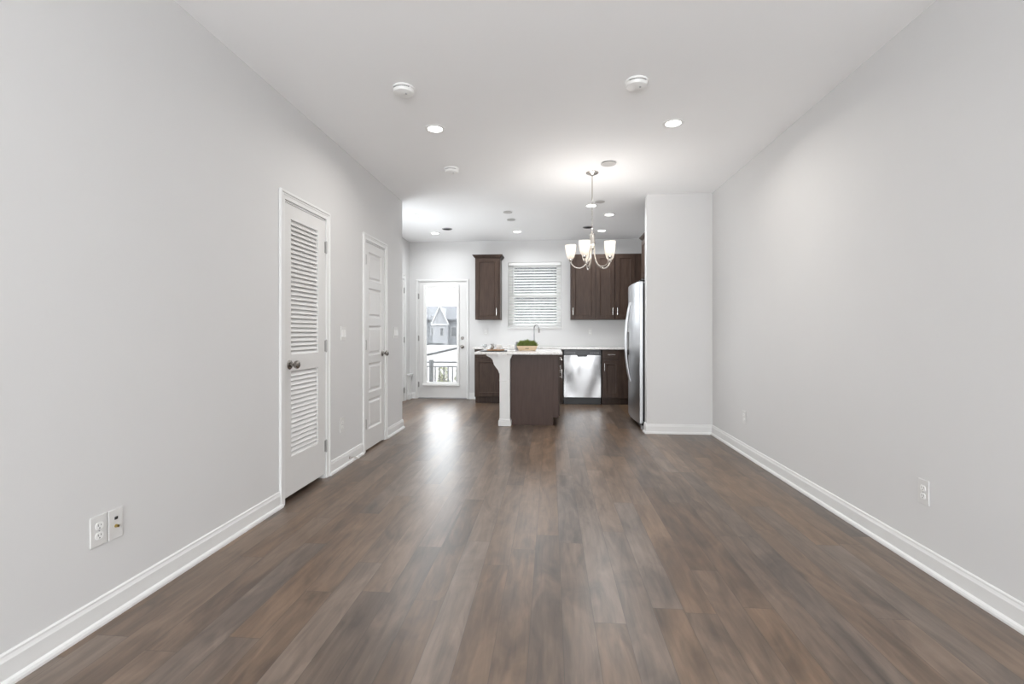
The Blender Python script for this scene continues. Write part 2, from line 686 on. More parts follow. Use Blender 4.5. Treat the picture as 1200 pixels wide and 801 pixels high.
# ------------------------------------------------------------------ baseboards: board with stepped cap and a shoe moulding
def baseboard(name, p0, p1, nrm, ext0=0.0, ext1=0.0):
    """along p0->p1, standing out from the wall along nrm"""
    prof = [(0, 0), (0.026, 0), (0.026, 0.010), (0.022, 0.019), (0.014, 0.025), (0.0135, 0.083), (0.011, 0.089), (0.0085, 0.097), (0.0085, 0.104), (0.004, 0.109), (0, 0.109)]
    P0, P1, n = Vector((*p0, 0)), Vector((*p1, 0)), Vector((*nrm, 0))
    d = (P1 - P0).normalized()
    b = bmesh.new()
    A, B = [], []
    for o_, z in prof:
        A.append(b.verts.new(P0 + n * o_ + Vector((0, 0, z)) - d * o_ * ext0))
        B.append(b.verts.new(P1 + n * o_ + Vector((0, 0, z)) + d * o_ * ext1))
    k = len(prof)
    for i in range(k):
        b.faces.new((A[i], A[(i + 1) % k], B[(i + 1) % k], B[i]))
    b.faces.new(A)
    b.faces.new(B[::-1])
    bmesh.ops.recalc_face_normals(b, faces=b.faces)
    m = MB()
    m._add(b)
    return struct(name, m, 'white_trim')


CW = 0.058                             # casing width
baseboard('baseboard_left', (XL, YR), (XL, D1[0] - CW + 0.02), (1, 0))
baseboard('baseboard_left', (XL, D1[1] + CW - 0.01), (XL, D2[0] - CW - 0.005), (1, 0))
baseboard('baseboard_left', (XL, D2[1] + CW), (XL, YE), (1, 0), 0, 1)
baseboard('baseboard_left_return', (XL, YE), (XK, YE), (0, 1), 1, 0)
baseboard('baseboard_left_kitchen', (XK, YE), (XK, D4[0] - 0.1), (1, 0))
baseboard('baseboard_right', (XR, YR), (XR, YP), (-1, 0), 0, -1)
baseboard('baseboard_partition', (1.098, YP), (XR, YP), (0, -1), 1, -1)
baseboard('baseboard_partition_end', (1.098, YP), (1.098, YP + 0.115), (-1, 0), 1, 0)
baseboard('baseboard_back', (XK, YB), (DX[0] - CW + 0.02, YB), (0, -1))
baseboard('baseboard_back', (DX[1] + CW - 0.02, YB), (-1.262, YB), (0, -1))


# ------------------------------------------------------------------ doors
def casing_x(mb, X, y0, y1, zt, wid=CW, nx=1):
    """casing round an opening in a wall of constant X: flat board with raised outer bead"""
    def U(o_, i_, th, bev):
        mb.ring('X', X, X + nx * th, (y0 - o_, 0, y1 + o_, zt + o_), (y0 - i_, 0, y1 + i_, zt + i_), True, bev)
    U(wid - 0.004, 0.0, 0.012, 0.0015)
    U(wid, wid - 0.018, 0.019, 0.003)
    U(wid - 0.023, wid - 0.032, 0.015, 0.0015)
    return mb


def hinge(parent, c, axis_x, leaf_dir):
    """c: barrel foot centre; leaf_dir: unit offsets of the two leaves"""
    m = MB()
    m.tube([(c[0], c[1], c[2] - 0.045), (c[0], c[1], c[2] + 0.045)], 0.0065, 10)
    m.lathe([(0.0, -0.052), (0.004, -0.049), (0.005, -0.045)], c)
    m.lathe([(0.005, 0.045), (0.004, 0.049), (0.0, 0.052)], c)
    if axis_x:
        m.box(c[0] - 0.009, c[1] - 0.016, c[2] - 0.044, c[0] - 0.005, c[1] + 0.016, c[2] + 0.044)
    else:
        m.box(c[0] - 0.016, c[1] + 0.004, c[2] - 0.044, c[0] + 0.016, c[1] + 0.008, c[2] + 0.044)
    return m.build('hinge', 'hinge_metal', parent, smooth=True)


def knob(parent, c, axis, sgn):
    """round door knob on a rose; c is on the door face"""
    s = sgn
    k = MB().lathe([(0.012, s * 0.008), (0.010, s * 0.03), (0.014, s * 0.034), (0.024, s * 0.040), (0.0285, s * 0.050), (0.0275, s * 0.060), (0.020, s * 0.067), (0.0, s * 0.069)], c, axis, 20).build('knob', 'dark_nickel', parent, smooth=True)
    MB().lathe([(0.033, 0.0), (0.033, s * 0.004), (0.027, s * 0.009), (0.013, s * 0.011)], c, axis, 24).build('rose', 'dark_nickel', k, smooth=True)
    return k


def jamb_x(mb, X, y0, y1, zt, depth=0.11, nx=1, stop_at=0.04):
    j = 0.012
    mb.box(X - nx * depth, y0 - 0.001, 0, X, y0 + j, zt)
    mb.box(X - nx * depth, y1 - j, 0, X, y1 + 0.001, zt)
    mb.box(X - nx * depth, y0, zt - j, X, y1, zt + 0.001)
    return mb


# door 1: louvred closet door, knob left, hinges right
d = thing('door_1', (XL, (D1[0] + D1[1]) / 2, 0), 'white louvred closet door with two slatted fields, nearest on the left wall', 'door', kind='structure')
casing_x(MB(), XL, D1[0], D1[1], DO).build('casing', 'white_trim', d)
jamb_x(MB(), XL, D1[0], D1[1], DO).build('door_jamb', 'white_trim', d)
y0, y1, zb, zt = D1[0] + 0.015, D1[1] - 0.015, 0.038, 2.037
lx0, lx1 = 3.163 - y0, 3.551 - y0
fields = [(0.302 - zb, 0.890 - zb), (1.004 - zb, 1.940 - zb)]
leaf = MB().leaf((XL + 0.002, y0, zb), (0, 1, 0), (1, 0, 0), y1 - y0, zt - zb, 0.035, lx0, lx1, fields, [], fill=False).build('door_leaf', 'white_door', d)
for (z0, z1) in fields:
    m = MB()
    za, zc = z0 + zb, z1 + zb
    n = round((zc - za) / 0.0325)
    for k in range(n):
        z = za + (k + 0.5) * (zc - za) / n
        # blade 35 mm deep, room-side edge low
        hw, th, a = 0.0235, 0.0035, R(60)
        c, s_ = math.cos(a), math.sin(a)
        X = XL - 0.0155
        pts = []
        for (p, q) in ((-hw, -th), (hw, -th), (hw, th), (-hw, th)):
            pts.append((X + p * c - q * s_, z - p * s_ - q * c))
        # the tuple order of a prism along Y is (x, z)
        m.prism([(px, pz) for px, pz in pts], 'Y', y0 + lx0, y0 + lx1)
    m.build('louvre_panel', 'white_door', leaf)
for z in (1.832, 1.051, 0.257):
    hinge(d, (XL + 0.010, D1[1] - 0.006, z), True, 1)
knob(d, (XL + 0.002, 3.147, 0.937), 'X', 1)

# door 2: five-panel door, hinges left, knob right
PROF5 = [(0.003, -0.004), (0.013, -0.013), (0.028, -0.013), (0.042, -0.003)]


def five(zb):
    return [(a_ - zb, b_ - zb) for a_, b_ in ((0.205, 0.500), (0.565, 0.855), (0.930, 1.225), (1.300, 1.595), (1.665, 1.950))]


d = thing('door_2', (XL, (D2[0] + D2[1]) / 2, 0), 'white five-panel door with round knob, farther on the left wall', 'door', kind='structure')
casing_x(MB(), XL, D2[0], D2[1], DO).build('casing', 'white_trim', d)
jamb_x(MB(), XL, D2[0], D2[1], DO).build('door_jamb', 'white_trim', d)
y0, y1 = D2[0] + 0.015, D2[1] - 0.015
MB().leaf((XL + 0.002, y0, 0.015), (0, 1, 0), (1, 0, 0), y1 - y0, 2.022, 0.035, 0.085, y1 - y0 - 0.085, five(0.015), PROF5).build('door_leaf', 'white_door', d)
for z in (1.862, 1.036, 0.268):
    hinge(d, (XL + 0.010, D2[0] + 0.006, z), True, 1)
knob(d, (XL + 0.002, D2[1] - 0.015 - 0.06, 0.937), 'X', 1)

# door 3: outside door with full glass and an add-on blind frame
d = thing('door_3', ((DX[0] + DX[1]) / 2, YB, 0), 'white outside door with tall glass pane at the back of the kitchen', 'door', kind='structure')
m = MB()
for (x0, x1, z0, z1) in ((DX[0] - 0.035, DX[0], 0, 2.083), (DX[1], DX[1] + 0.035, 0, 2.083), (DX[0], DX[1], DO - 0.006, 2.083)):
    m.box(x0, YB - 0.016, z0, x1, YB, z1, 0.004)
m.build('casing', 'white_trim', d)
m = MB()
m.box(DX[0] - 0.001, YB, 0, DX[0] + 0.014, YB + 0.13, DO).box(DX[1] - 0.014, YB, 0, DX[1] + 0.001, YB + 0.13, DO).box(DX[0], YB, DO - 0.016, DX[1], YB + 0.13, DO + 0.001)
m.build('door_jamb', 'white_trim', d)
MB().box(DX[0], YB - 0.005, 0, DX[1], YB + 0.13, 0.014, 0.003).build('threshold', 'grey_plastic', d)
x0, x1 = DX[0] + 0.018, DX[1] - 0.018
leaf = MB().leaf((x0, YB + 0.006, 0.018), (1, 0, 0), (0, -1, 0), x1 - x0, 2.018, 0.044, -2.195 - x0, -1.612 - x0, [(0.280 - 0.018, 1.965 - 0.018)], [], fill=False).build('door_leaf', 'white_door', d)
m = MB()                                # raised frame round the glass
fxa, fxb, fza, fzb = -2.222, -1.590, 0.245, 1.985
gxa, gxb, gza, gzb = -2.164, -1.628, 0.292, 1.950
m.ring('Y', YB - 0.018, YB + 0.004, (fxa, fza, fxb, fzb), (gxa, gza, gxb, gzb), False, 0.005)
m.box(fxa - 0.012, YB - 0.040, 0.225, fxb + 0.012, YB + 0.005, 0.262, 0.005)
m.build('glass_frame', 'white_plastic', leaf)
MB().box(-2.19, YB + 0.018, 0.283, -1.615, YB + 0.024, 1.962).build('glass_pane', 'pane_glass', leaf)
m = MB()                                # the raised blind: head, a few open slats, bottom rail
m.box(gxa + 0.01, YB - 0.014, gzb - 0.028, gxb - 0.01, YB + 0.012, gzb)
for k in range(11):
    z = gzb - 0.045 - k * 0.0245
    m.prism([(YB - 0.008, z - 0.0045), (YB + 0.008, z + 0.0035), (YB + 0.008, z + 0.0045), (YB - 0.008, z - 0.0035)], 'X', gxa + 0.012, gxb - 0.012)
m.box(gxa + 0.01, YB - 0.009, 1.628, gxb - 0.01, YB + 0.009, 1.646)
m.build('blind', 'door_blind', leaf)
for z in (1.789, 1.055, 0.247):
    hinge(d, (DX[0] + 0.008, YB - 0.008, z), False, 1)
knob(d, (-1.535, YB + 0.006, 0.907), 'Y', -1)
k = MB().lathe([(0.030, 0.0), (0.030, -0.010), (0.026, -0.014), (0.0, -0.015)], (-1.535, YB + 0.006, 1.056), 'Y', 20).build('deadbolt', 'dark_nickel', d, smooth=True)
MB().box(-1.541, YB - 0.026, 1.040, -1.529, YB - 0.008, 1.072, 0.003).build('thumb_turn', 'dark_nickel', k)

# door 4: panel door seen almost edge-on in the kitchen's left wall
d = thing('door_4', (XK, 7.47, 0), 'white panel door seen edge on in the kitchen left wall', 'door', kind='structure')
casing_x(MB(), XK, D4[0], D4[1], DO, 0.075).build('casing', 'white_trim', d)
jamb_x(MB(), XK, D4[0], D4[1], DO).build('door_jamb', 'white_trim', d)
MB().leaf((XK + 0.002, D4[0] + 0.015, 0.015), (0, 1, 0), (1, 0, 0), D4[1] - D4[0] - 0.03, 2.022, 0.035, 0.11, D4[1] - D4[0] - 0.14, five(0.015), PROF5).build('door_leaf', 'white_door', d)
for z in (1.864, 1.031, 0.183):
    hinge(d, (XK + 0.010, D4[1] - 0.006, z), True, 1)

# low capped ledge in the far left corner
m = MB().box(XK, 8.06, 0, XK + 0.035, YB, 0.405, 0.002).box(XK, 8.035, 0.405, XK + 0.065, YB, 0.440, 0.006).box(XK, 8.045, 0.385, XK + 0.048, YB, 0.405, 0.005).box(XK, 8.035, 0, XK + 0.055, YB, 0.095, 0.006)
struct('trim_1', m, 'white_trim')

# ------------------------------------------------------------------ kitchen window with blind
d = thing('window_1', ((WX[0] + WX[1]) / 2, YB, WZ[0]), 'white kitchen window above the sink', 'window', kind='structure')
m = MB()
yw0, yw1 = YB + 0.075, YB + 0.125
m.ring('Y', yw0, yw1, (WX[0] + 0.001, WZ[0] + 0.001, WX[1] - 0.001, WZ[1] - 0.001), (WX[0] + 0.095, WZ[0] + 0.07, WX[1] - 0.075, WZ[1] - 0.06), False, 0.003)
m.build('window_frame', 'white_plastic', d)
MB().box(WX[0] + 0.09, yw0 - 0.004, 1.775, WX[1] - 0.07, yw1 - 0.004, 1.835, 0.004).build('meeting_rail', 'white_plastic', d)
MB().box(WX[0] + 0.09, YB + 0.098, WZ[0] + 0.06, WX[1] - 0.07, YB + 0.103, WZ[1] - 0.05).build('glass_pane', 'pane_glass', d)
MB().box(WX[0] - 0.012, YB - 0.022, WZ[0] - 0.022, WX[1] + 0.012, YB + 0.075, WZ[0], 0.004).build('window_sill', 'white_trim', d)

d = thing('window_blind', ((WX[0] + WX[1]) / 2, YB + 0.035, WZ[0]), 'white horizontal slatted blind hanging in the kitchen window', 'blind')
bx0, bx1 = WX[0] + 0.006, WX[1] - 0.006
MB().box(bx0, YB + 0.008, WZ[1] - 0.052, bx1, YB + 0.060, WZ[1] - 0.003, 0.003).build('head_rail', 'white_plastic', d)
m = MB()
n = 22
for k in range(n):
    z = 1.295 + k * (2.285 - 1.295) / (n - 1)
    hw, th, a = 0.0250, 0.0014, R(27)
    c, s_ = math.cos(a), math.sin(a)
    Y = YB + 0.036
    m.prism([(Y + p * c - q * s_, z + p * s_ + q * c) for p, q in ((-hw, -th), (hw, -th), (hw, th), (-hw, th))], 'X', bx0 + 0.004, bx1 - 0.004)
m.build('slat_panel', 'blind_slat', d)
MB().box(bx0, YB + 0.014, 1.250, bx1, YB + 0.058, 1.270, 0.004).build('bottom_rail', 'white_plastic', d)
m = MB()
for x in (bx0 + 0.12, (bx0 + bx1) / 2, bx1 - 0.12):
    m.tube([(x, YB + 0.012, 1.26), (x, YB + 0.012, 2.33)], 0.0012, 5)
m.build('ladder_cord', 'white_plastic', d)
MB().tube([(bx0 + 0.075, YB + 0.004, 2.315), (bx0 + 0.073, YB + 0.002, 1.83)], 0.0035, 8).build('tilt_wand', 'grey_plastic', d)

# ================================================================== WALL PLATES
def plate(name, c, nx, w, h, label, cat, group=None):
    """screwed wall plate on a wall of constant X, facing nx; c its centre on the wall"""
    o = thing(name, c, label, cat, group)
    X = c[0]
    MB().box(min(X, X + nx * 0.006), c[1] - w / 2, c[2] - h / 2, max(X, X + nx * 0.006), c[1] + w / 2, c[2] + h / 2, 0.0022, 2).build('cover_plate', 'plate_plastic', o)
    return o


def receptacle(o, c, nx):
    X = c[0]
    for dz in (0.0195, -0.0195):
        m = MB()
        pts = []
        for k in range(20):
            a = 2 * PI * k / 20
            pts.append((c[1] + max(-0.0165, min(0.0165, 0.0175 * math.cos(a))), c[2] + dz + max(-0.0135, min(0.0135, 0.0175 * math.sin(a)))))
        rc = m.prism(pts, 'X', X + nx * 0.004, X + nx * 0.0085).build('receptacle', 'white_plastic', o)
        for dy, hh in ((-0.0063, 0.0045), (0.0063, 0.0036)):
            MB().box(X + nx * 0.007, c[1] + dy - 0.0011, c[2] + dz - hh + 0.003, X + nx * 0.0088, c[1] + dy + 0.0011, c[2] + dz + hh + 0.003).build('slot', 'dark_slot', rc)
        MB().lathe([(0.0025, 0.0), (0.0025, nx * 0.0018)], (X + nx * 0.007, c[1], c[2] + dz - 0.0085), 'X', 10).build('slot', 'dark_slot', rc)
    MB().lathe([(0.003, 0.0), (0.0025, nx * 0.002), (0.0, nx * 0.0024)], (X + nx * 0.006, c[1], c[2]), 'X', 10).build('screw', 'grey_plastic', o)


def outlet(c, nx, label, w=0.074, h=0.12):
    o = plate('wall_outlet', c, nx, w, h, label, 'outlet', 'power outlets low on the walls')
    receptacle(o, c, nx)
    return o


outlet((XL, 1.755, 0.374), 1, 'white double power outlet low on the left wall, beside the cable jack plate', 0.070)
c = (XL, 1.829, 0.372)
o = plate('cable_plate', c, 1, 0.066, 0.122, 'white wall plate with a brass cable jack beside the nearest left outlet', 'wall plate')
MB().box(XL + 0.005, c[1] - 0.007, c[2] + 0.018, XL + 0.0075, c[1] + 0.008, c[2] + 0.030, 0.001).build('data_port', 'dark_slot', o)
j = MB().lathe([(0.0065, 0.0), (0.0065, 0.004), (0.005, 0.0045), (0.005, 0.012), (0.0035, 0.012), (0.0035, 0.006)], (XL + 0.006, c[1] - 0.001, c[2] - 0.008), 'X', 12).build('cable_jack', 'brass', o, smooth=True)
MB().lathe([(0.0033, 0.0), (0.0033, 0.0015)], (XL + 0.012, c[1] - 0.001, c[2] - 0.008), 'X', 10).build('jack_socket', 'dark_slot', j)
outlet((XL, 3.972, 0.366), 1, 'white double power outlet low on the left wall between the two doors', 0.078, 0.124)
outlet((XR, 2.505, 0.375), -1, 'white double power outlet low on the right wall, nearest the camera', 0.066, 0.122)
outlet((XR, 4.690, 0.355), -1, 'small white power outlet low on the right wall near the kitchen partition', 0.078, 0.122)


def back_outlet(c, label):
    o = thing('wall_outlet', c, label, 'outlet', 'power outlets low on the walls')
    o['group'] = 'power outlets above the back counter'
    MB().box(c[0] - 0.036, c[1] - 0.006, c[2] - 0.06, c[0] + 0.036, c[1], c[2] + 0.06, 0.002, 2).build('cover_plate', 'plate_plastic', o)
    for dz in (0.0195, -0.0195):
        rc = MB().box(c[0] - 0.0165, c[1] - 0.0085, c[2] + dz - 0.0135, c[0] + 0.0165, c[1] - 0.004, c[2] + dz + 0.0135, 0.003, 2).build('receptacle', 'white_plastic', o)
        for dx in (-0.0063, 0.0063):
            MB().box(c[0] + dx - 0.0011, c[1] - 0.0088, c[2] + dz - 0.002, c[0] + dx + 0.0011, c[1] - 0.007, c[2] + dz + 0.006).build('slot', 'dark_slot', rc)


back_outlet((0.665, YB, 1.165), 'white power outlet on the back wall between countertop and right wall cabinets')
back_outlet((-1.12, YB, 1.165), 'white power outlet on the back wall under the left wall cabinet')


def switch(c, n, w, h, label):
    o = plate('light_switch', c, 1, w, h, label, 'light switch', 'light switches on the left wall')
    for k in range(n):
        y = c[1] + (k - (n - 1) / 2) * 0.046
        MB().prism([(XL + 0.005, c[2] - 0.031), (XL + 0.0105, c[2] - 0.031), (XL + 0.0065, c[2] + 0.031), (XL + 0.005, c[2] + 0.031)], 'Y', y - 0.0155, y + 0.0155).build('rocker', 'white_plastic', o)
    return o


switch((XL, 3.999, 1.150), 2, 0.105, 0.118, 'white double light switch on the left wall between the two doors')
switch((XL, 5.40, 1.155), 3, 0.152, 0.130, 'white triple light switch on the left wall beyond the five-panel door')


def door_stop(loc, nx, label, length=0.075):
    o = thing('door_stop', loc, label, 'door stop')
    x = loc[0]
    MB().lathe([(0.011, 0), (0.011, 0.004), (0.006, 0.006)], (x, loc[1], loc[2]), 'X', 12).build('base', 'nickel', o, smooth=True)
    pts = []
    for k in range(140):
        a = k * 2 * PI / 10
        pts.append((x + 0.005 + k * length / 140, loc[1] + 0.0055 * math.cos(a), loc[2] + 0.0055 * math.sin(a)))
    MB().tube(pts, 0.0011, 5).build('spring', 'nickel', o, smooth=True)
    MB().lathe([(0.0, -0.002), (0.007, 0.0), (0.008, 0.010), (0.006, 0.013), (0.0, 0.014)], (x + length, loc[1], loc[2]), 'X', 12).build('rubber_tip', 'white_plastic' if nx == 1 else 'rubber', o, smooth=True)
    return o


door_stop((XL + 0.013, 4.10, 0.052), 1, 'small metal spring door stop on the baseboard between the left doors')
door_stop((XK + 0.013, 6.90, 0.055), 2, 'dark tipped door stop low at the edge of the left wall', 0.07)

# ================================================================== CEILING FIXTURES
def downlight(loc, first=None, label=None):
    o = thing('recessed_light', loc, label, 'ceiling light', 'recessed ceiling lights')
    MB().lathe([(0.078, 0.0), (0.078, -0.004), (0.066, -0.009), (0.056, -0.006), (0.056, 0.0)], loc, 'Z', 32).build('trim_ring', 'white_plastic', o, smooth=True)
    MB().lathe([(0.0565, -0.001), (0.056, -0.006), (0.0, -0.0065)], loc, 'Z', 32).build('lens', 'lamp_lens', o)
    return o


DL = [((-0.895, 3.649), 'lit recessed ceiling light on the left, nearest the camera'),
      ((0.922, 3.698), 'lit recessed ceiling light on the right, nearest the camera'),
      ((-1.845, 6.33), 'lit recessed kitchen light beside the end of the left wall'),
      ((-1.840, 7.50), 'lit recessed kitchen light in front of the outside glass door'),
      ((-0.527, 7.48), 'lit recessed kitchen light in front of the kitchen window'),
      ((0.504, 6.02), 'lit recessed kitchen light just behind the chandelier rod'),
      ((0.782, 6.50), 'lit recessed kitchen light between chandelier and partition'),
      ((0.787, 7.52), 'lit recessed kitchen light above the right wall cabinets')]
proto = downlight((DL[0][0][0], DL[0][0][1], H), label=DL[0][1])
for (xy, lab) in DL[1:]:
    dup(proto, (xy[0], xy[1], H), lab)
for k, (xy, lab) in enumerate(DL):
    kitchen = xy[1] > 5
    area('downlight_lamp', (xy[0], xy[1], H - 0.012), (0, 0, 0), 0.11, 0.11, DOWNLIGHT_POWER * (0.8 if kitchen else 1.0), (0.96, 0.985, 1.0) if kitchen else (1.0, 0.96, 0.91), 'DISK', 165)


def detector(loc, label, r=0.072, h=0.042, rotz=0.0):
    o = thing('smoke_detector', loc, label, 'smoke detector', 'smoke detectors on the ceiling')
    x, y, z = loc
    MB().lathe([(r * 0.96, 0.0), (r, -0.004), (r, -0.012), (r * 0.93, -0.014)], loc, 'Z', 36).build('mounting_plate', 'white_plastic', o, smooth=True)
    MB().lathe([(r * 0.93, -0.013), (r * 0.93, -h * 0.62), (r * 0.86, -h * 0.85), (r * 0.55, -h), (0.0, -h * 1.02)], loc, 'Z', 36).build('cover', 'white_plastic', o, smooth=True)
    m = MB()
    for k in range(9):
        a = R(-90 - 44 + 11 * k) + rotz
        u, v = math.cos(a), math.sin(a)
        p = Vector((x + u * r * 0.925, y + v * r * 0.925, z - h * 0.38))
        tang = Vector((-v, u, 0))
        m.tube([p - tang * 0.0035, p + tang * 0.0035], 0.0032, 6)
    m.build('vent_slot', 'dark_slot', o)
    MB().lathe([(0.006, -h * 1.0), (0.006, -h * 1.06), (0.0, -h * 1.07)], (x + 0.02, y - 0.01, z), 'Z', 12).build('test_button', 'grey_plastic', o)
    return o


detector((-0.950, 3.027, H), 'round white smoke detector with dark slots, leftmost and near')
detector((0.538, 3.063, H), 'round white smoke detector on the ceiling right of centre, nearest')
detector((-0.958, 4.558, H), 'smaller white smoke detector beyond the near left ceiling light', 0.074, 0.046)


def cover_disc(loc, label, r=0.06, mat='cap_grey'):
    o = thing('sprinkler_cover', loc, label, 'sprinkler cover', 'flat round sprinkler covers on the ceiling')
    MB().lathe([(r, -0.006), (r, -0.010), (r * 0.9, -0.0115), (0.0, -0.012)], loc, 'Z', 32).build('cap', mat, o, smooth=True)
    MB().lathe([(r * 0.62, 0.0), (r * 0.62, -0.0065)], loc, 'Z', 24).build('cup', 'grey_plastic', o, smooth=True)
    return o


cover_disc((0.537, 4.527, H), 'flat round grey sprinkler cover beside the chandelier canopy', 0.070)
cover_disc((-0.564, 6.25, H), 'flat round sprinkler cover mid kitchen ceiling, nearer of the two')
cover_disc((-0.555, 6.68, H), 'flat round sprinkler cover mid kitchen ceiling, farther of the two')
cover_disc((0.590, 5.84, H), 'flat round sprinkler cover just nearer than the light behind the chandelier rod')


def ceiling_vent(loc, label):
    o = thing('ceiling_speaker', loc, label, 'ceiling speaker', 'small dark round ceiling grilles')
    MB().lathe([(0.078, 0.0), (0.078, -0.006), (0.066, -0.009), (0.064, -0.006), (0.064, 0.0)], loc, 'Z', 32).build('rim', 'grey_plastic', o, smooth=True)
    m = MB()
    for k in range(5):
        r = 0.012 + k * 0.012
        m.lathe([(r, -0.002), (r, -0.007), (r + 0.005, -0.007), (r + 0.005, -0.002)], loc, 'Z', 28, close=False)
    m.build('grille', 'dark_slot', o)
    return o


ceiling_vent((-1.581, 7.208, H), 'small dark round grille between the two left kitchen lights')
ceiling_vent((0.557, 7.262, H), 'small dark round grille left of the farthest right kitchen light')

# ================================================================== CHANDELIER
CX, CY = 0.408, 4.78
d = thing('chandelier', (CX, CY, H), 'brushed nickel five-arm chandelier with white glass shades hanging before the kitchen', 'chandelier')
MB().lathe([(0.062, 0.0), (0.062, -0.006), (0.050, -0.016), (0.020, -0.026), (0.010, -0.034), (0.0, -0.034)], (CX, CY, H), 'Z', 28).build('canopy', 'nickel', d, smooth=True)
MB().tube([(CX, CY, H - 0.03), (CX, CY, 2.47)], 0.0055, 10).build('rod', 'nickel', d, smooth=True)
m = MB()
zz = 2.472
k = 0
while zz > 2.15:                        # chain of oval links
    pts = []
    for i in range(13):
        a = 2 * PI * i / 12
        o_ = 0.007 * math.cos(a)
        pts.append((CX + (o_ if k % 2 == 0 else 0), CY + (0 if k % 2 == 0 else o_), zz - 0.013 + 0.015 * math.sin(a)))
    m.tube(pts, 0.0021, 5)
    zz -= 0.0235
    k += 1
m.build('chain', 'nickel', d, smooth=True)
MB().lathe([(0.0, 2.158), (0.010, 2.152), (0.016, 2.135), (0.026, 2.128), (0.028, 2.06), (0.034, 2.052), (0.034, 2.036), (0.026, 2.030), (0.024, 1.985), (0.0, 1.975)], (CX, CY, 0), 'Z', 24).build('hub', 'nickel', d, smooth=True)
for k in range(5):
    a = R(-90 - 25 + 72 * k)
    u, v = math.cos(a), math.sin(a)

    def P(r, z):
        return (CX + u * r, CY + v * r, z)
    arm = MB().tube([P(0.021, 2.075), P(0.025, 1.985), P(0.036, 1.895), P(0.070, 1.825), P(0.120, 1.797), P(0.170, 1.808), P(0.203, 1.842), P(0.212, 1.872)], 0.0068, 10, 6).build('arm', 'nickel', d, smooth=True)
    c = P(0.212, 0)
    MB().lathe([(0.008, 1.862), (0.016, 1.868), (0.020, 1.880), (0.020, 1.890), (0.010, 1.894)], c, 'Z', 20).build('candle_cup', 'nickel', arm, smooth=True)
    MB().lathe([(0.012, 1.885), (0.024, 1.890), (0.037, 1.910), (0.0455, 1.945), (0.0510, 1.985), (0.0550, 2.028), (0.0525, 2.028), (0.0485, 1.985), (0.0430, 1.946), (0.0345, 1.913), (0.022, 1.895), (0.012, 1.889)], c, 'Z', 28, close=False).build('shade', 'opal_glass', arm, smooth=True)
    MB().lathe([(0.0, 1.895), (0.012, 1.898), (0.012, 1.915), (0.022, 1.940), (0.026, 1.960), (0.020, 1.980), (0.0, 1.988)], c, 'Z', 18).build('bulb', 'bulb', arm, smooth=True)
    l = bpy.data.lights.new('chandelier_lamp', 'POINT')
    l.energy = BULB_POWER
    l.shadow_soft_size = 0.02
    l.color = (1.0, 0.965, 0.93)
    lo = bpy.data.objects.new('chandelier_lamp', l)
    lo.location = (c[0], c[1], 2.018)
    COL.objects.link(lo)

# ================================================================== KITCHEN CABINETS
PROFC = [(0.004, 0.0025), (0.009, 0.0025), (0.014, -0.006), (0.030, -0.008)]


def cab_front(mb, x0, x1, z0, z1, y, stile=0.052):
    """cabinet door or drawer front facing -Y with its face at y"""
    return mb.leaf((x0, y, z0), (1, 0, 0), (0, -1, 0), x1 - x0, z1 - z0, 0.019, stile, x1 - x0 - stile, [(stile, z1 - z0 - stile)], PROFC)


def bar_pull(parent, p, vertical, length, n=(0, -1, 0), name='pull'):
    nv = Vector(n)
    ax = Vector((0, 0, 1)) if vertical else (Vector((1, 0, 0)) if abs(n[1]) > 0.5 else Vector((0, 1, 0)))
    p = Vector(p)
    m = MB()
    c = p + nv * 0.028
    m.tube([c - ax * length / 2, c + ax * length / 2], 0.0055, 10)
    for s_ in (-1, 1):
        q = p + ax * s_ * length * 0.36
        m.tube([q, q + nv * 0.028], 0.0042, 8)
    return m.build(name, 'bright_pull', parent, smooth=True)


UY = 7.92                              # carcass front of the wall cabinets
UZ0, UZ1 = 1.368, 2.400


def crown(mb, x0, x1, y0, y1, z):
    for (o_, za, zc) in ((0.006, 0.0, 0.012), (0.016, 0.012, 0.026), (0.030, 0.026, 0.042), (0.042, 0.042, 0.056)):
        mb.box(x0 - o_, y0 - o_, z + za, x1 + o_, y1, z + zc, 0.002)
    return mb


d = thing('wall_cabinet', (-1.05, YB, UZ0), 'dark brown single-door wall cabinet with crown, left of the kitchen window', 'cabinet', 'dark wood wall cabinets')
MB().box(-1.262, UY, UZ0, -0.842, YB, UZ1, 0.002).build('body', 'cabinet_wood', d)
crown(MB(), -1.262, -0.842, UY, YB, UZ1 - 0.005).build('crown', 'cabinet_wood', d)
dr = cab_front(MB(), -1.255, -0.872, UZ0 + 0.006, UZ1 - 0.012, UY - 0.019).build('door', 'cabinet_wood', d)
bar_pull(dr, (-0.900, UY - 0.019, 1.500), True, 0.115)

RZ1 = 2.440
for (xa, xb, doors, lab) in ((0.329, 1.040, [(0.335, 0.720, 'L'), (0.735, 1.034, 'R')], 'dark brown two-door wall cabinet just right of the kitchen window'),
                             (1.042, 1.470, [(1.052, 1.358, 'L')], 'dark reddish brown corner wall cabinet behind the refrigerator')):
    d = thing('wall_cabinet', ((xa + xb) / 2, YB, UZ0), lab, 'cabinet', 'dark wood wall cabinets')
    MB().box(xa, UY, UZ0, xb, YB, RZ1, 0.002).build('body', 'cabinet_wood', d)
    for (p, q, side) in doors:
        dr = cab_front(MB(), p, q, UZ0 + 0.006, RZ1 - 0.012, UY - 0.019).build('door', 'cabinet_wood', d)
        bar_pull(dr, ((p + 0.028) if side == 'L' else (q - 0.028), UY - 0.019, 1.500), True, 0.115)

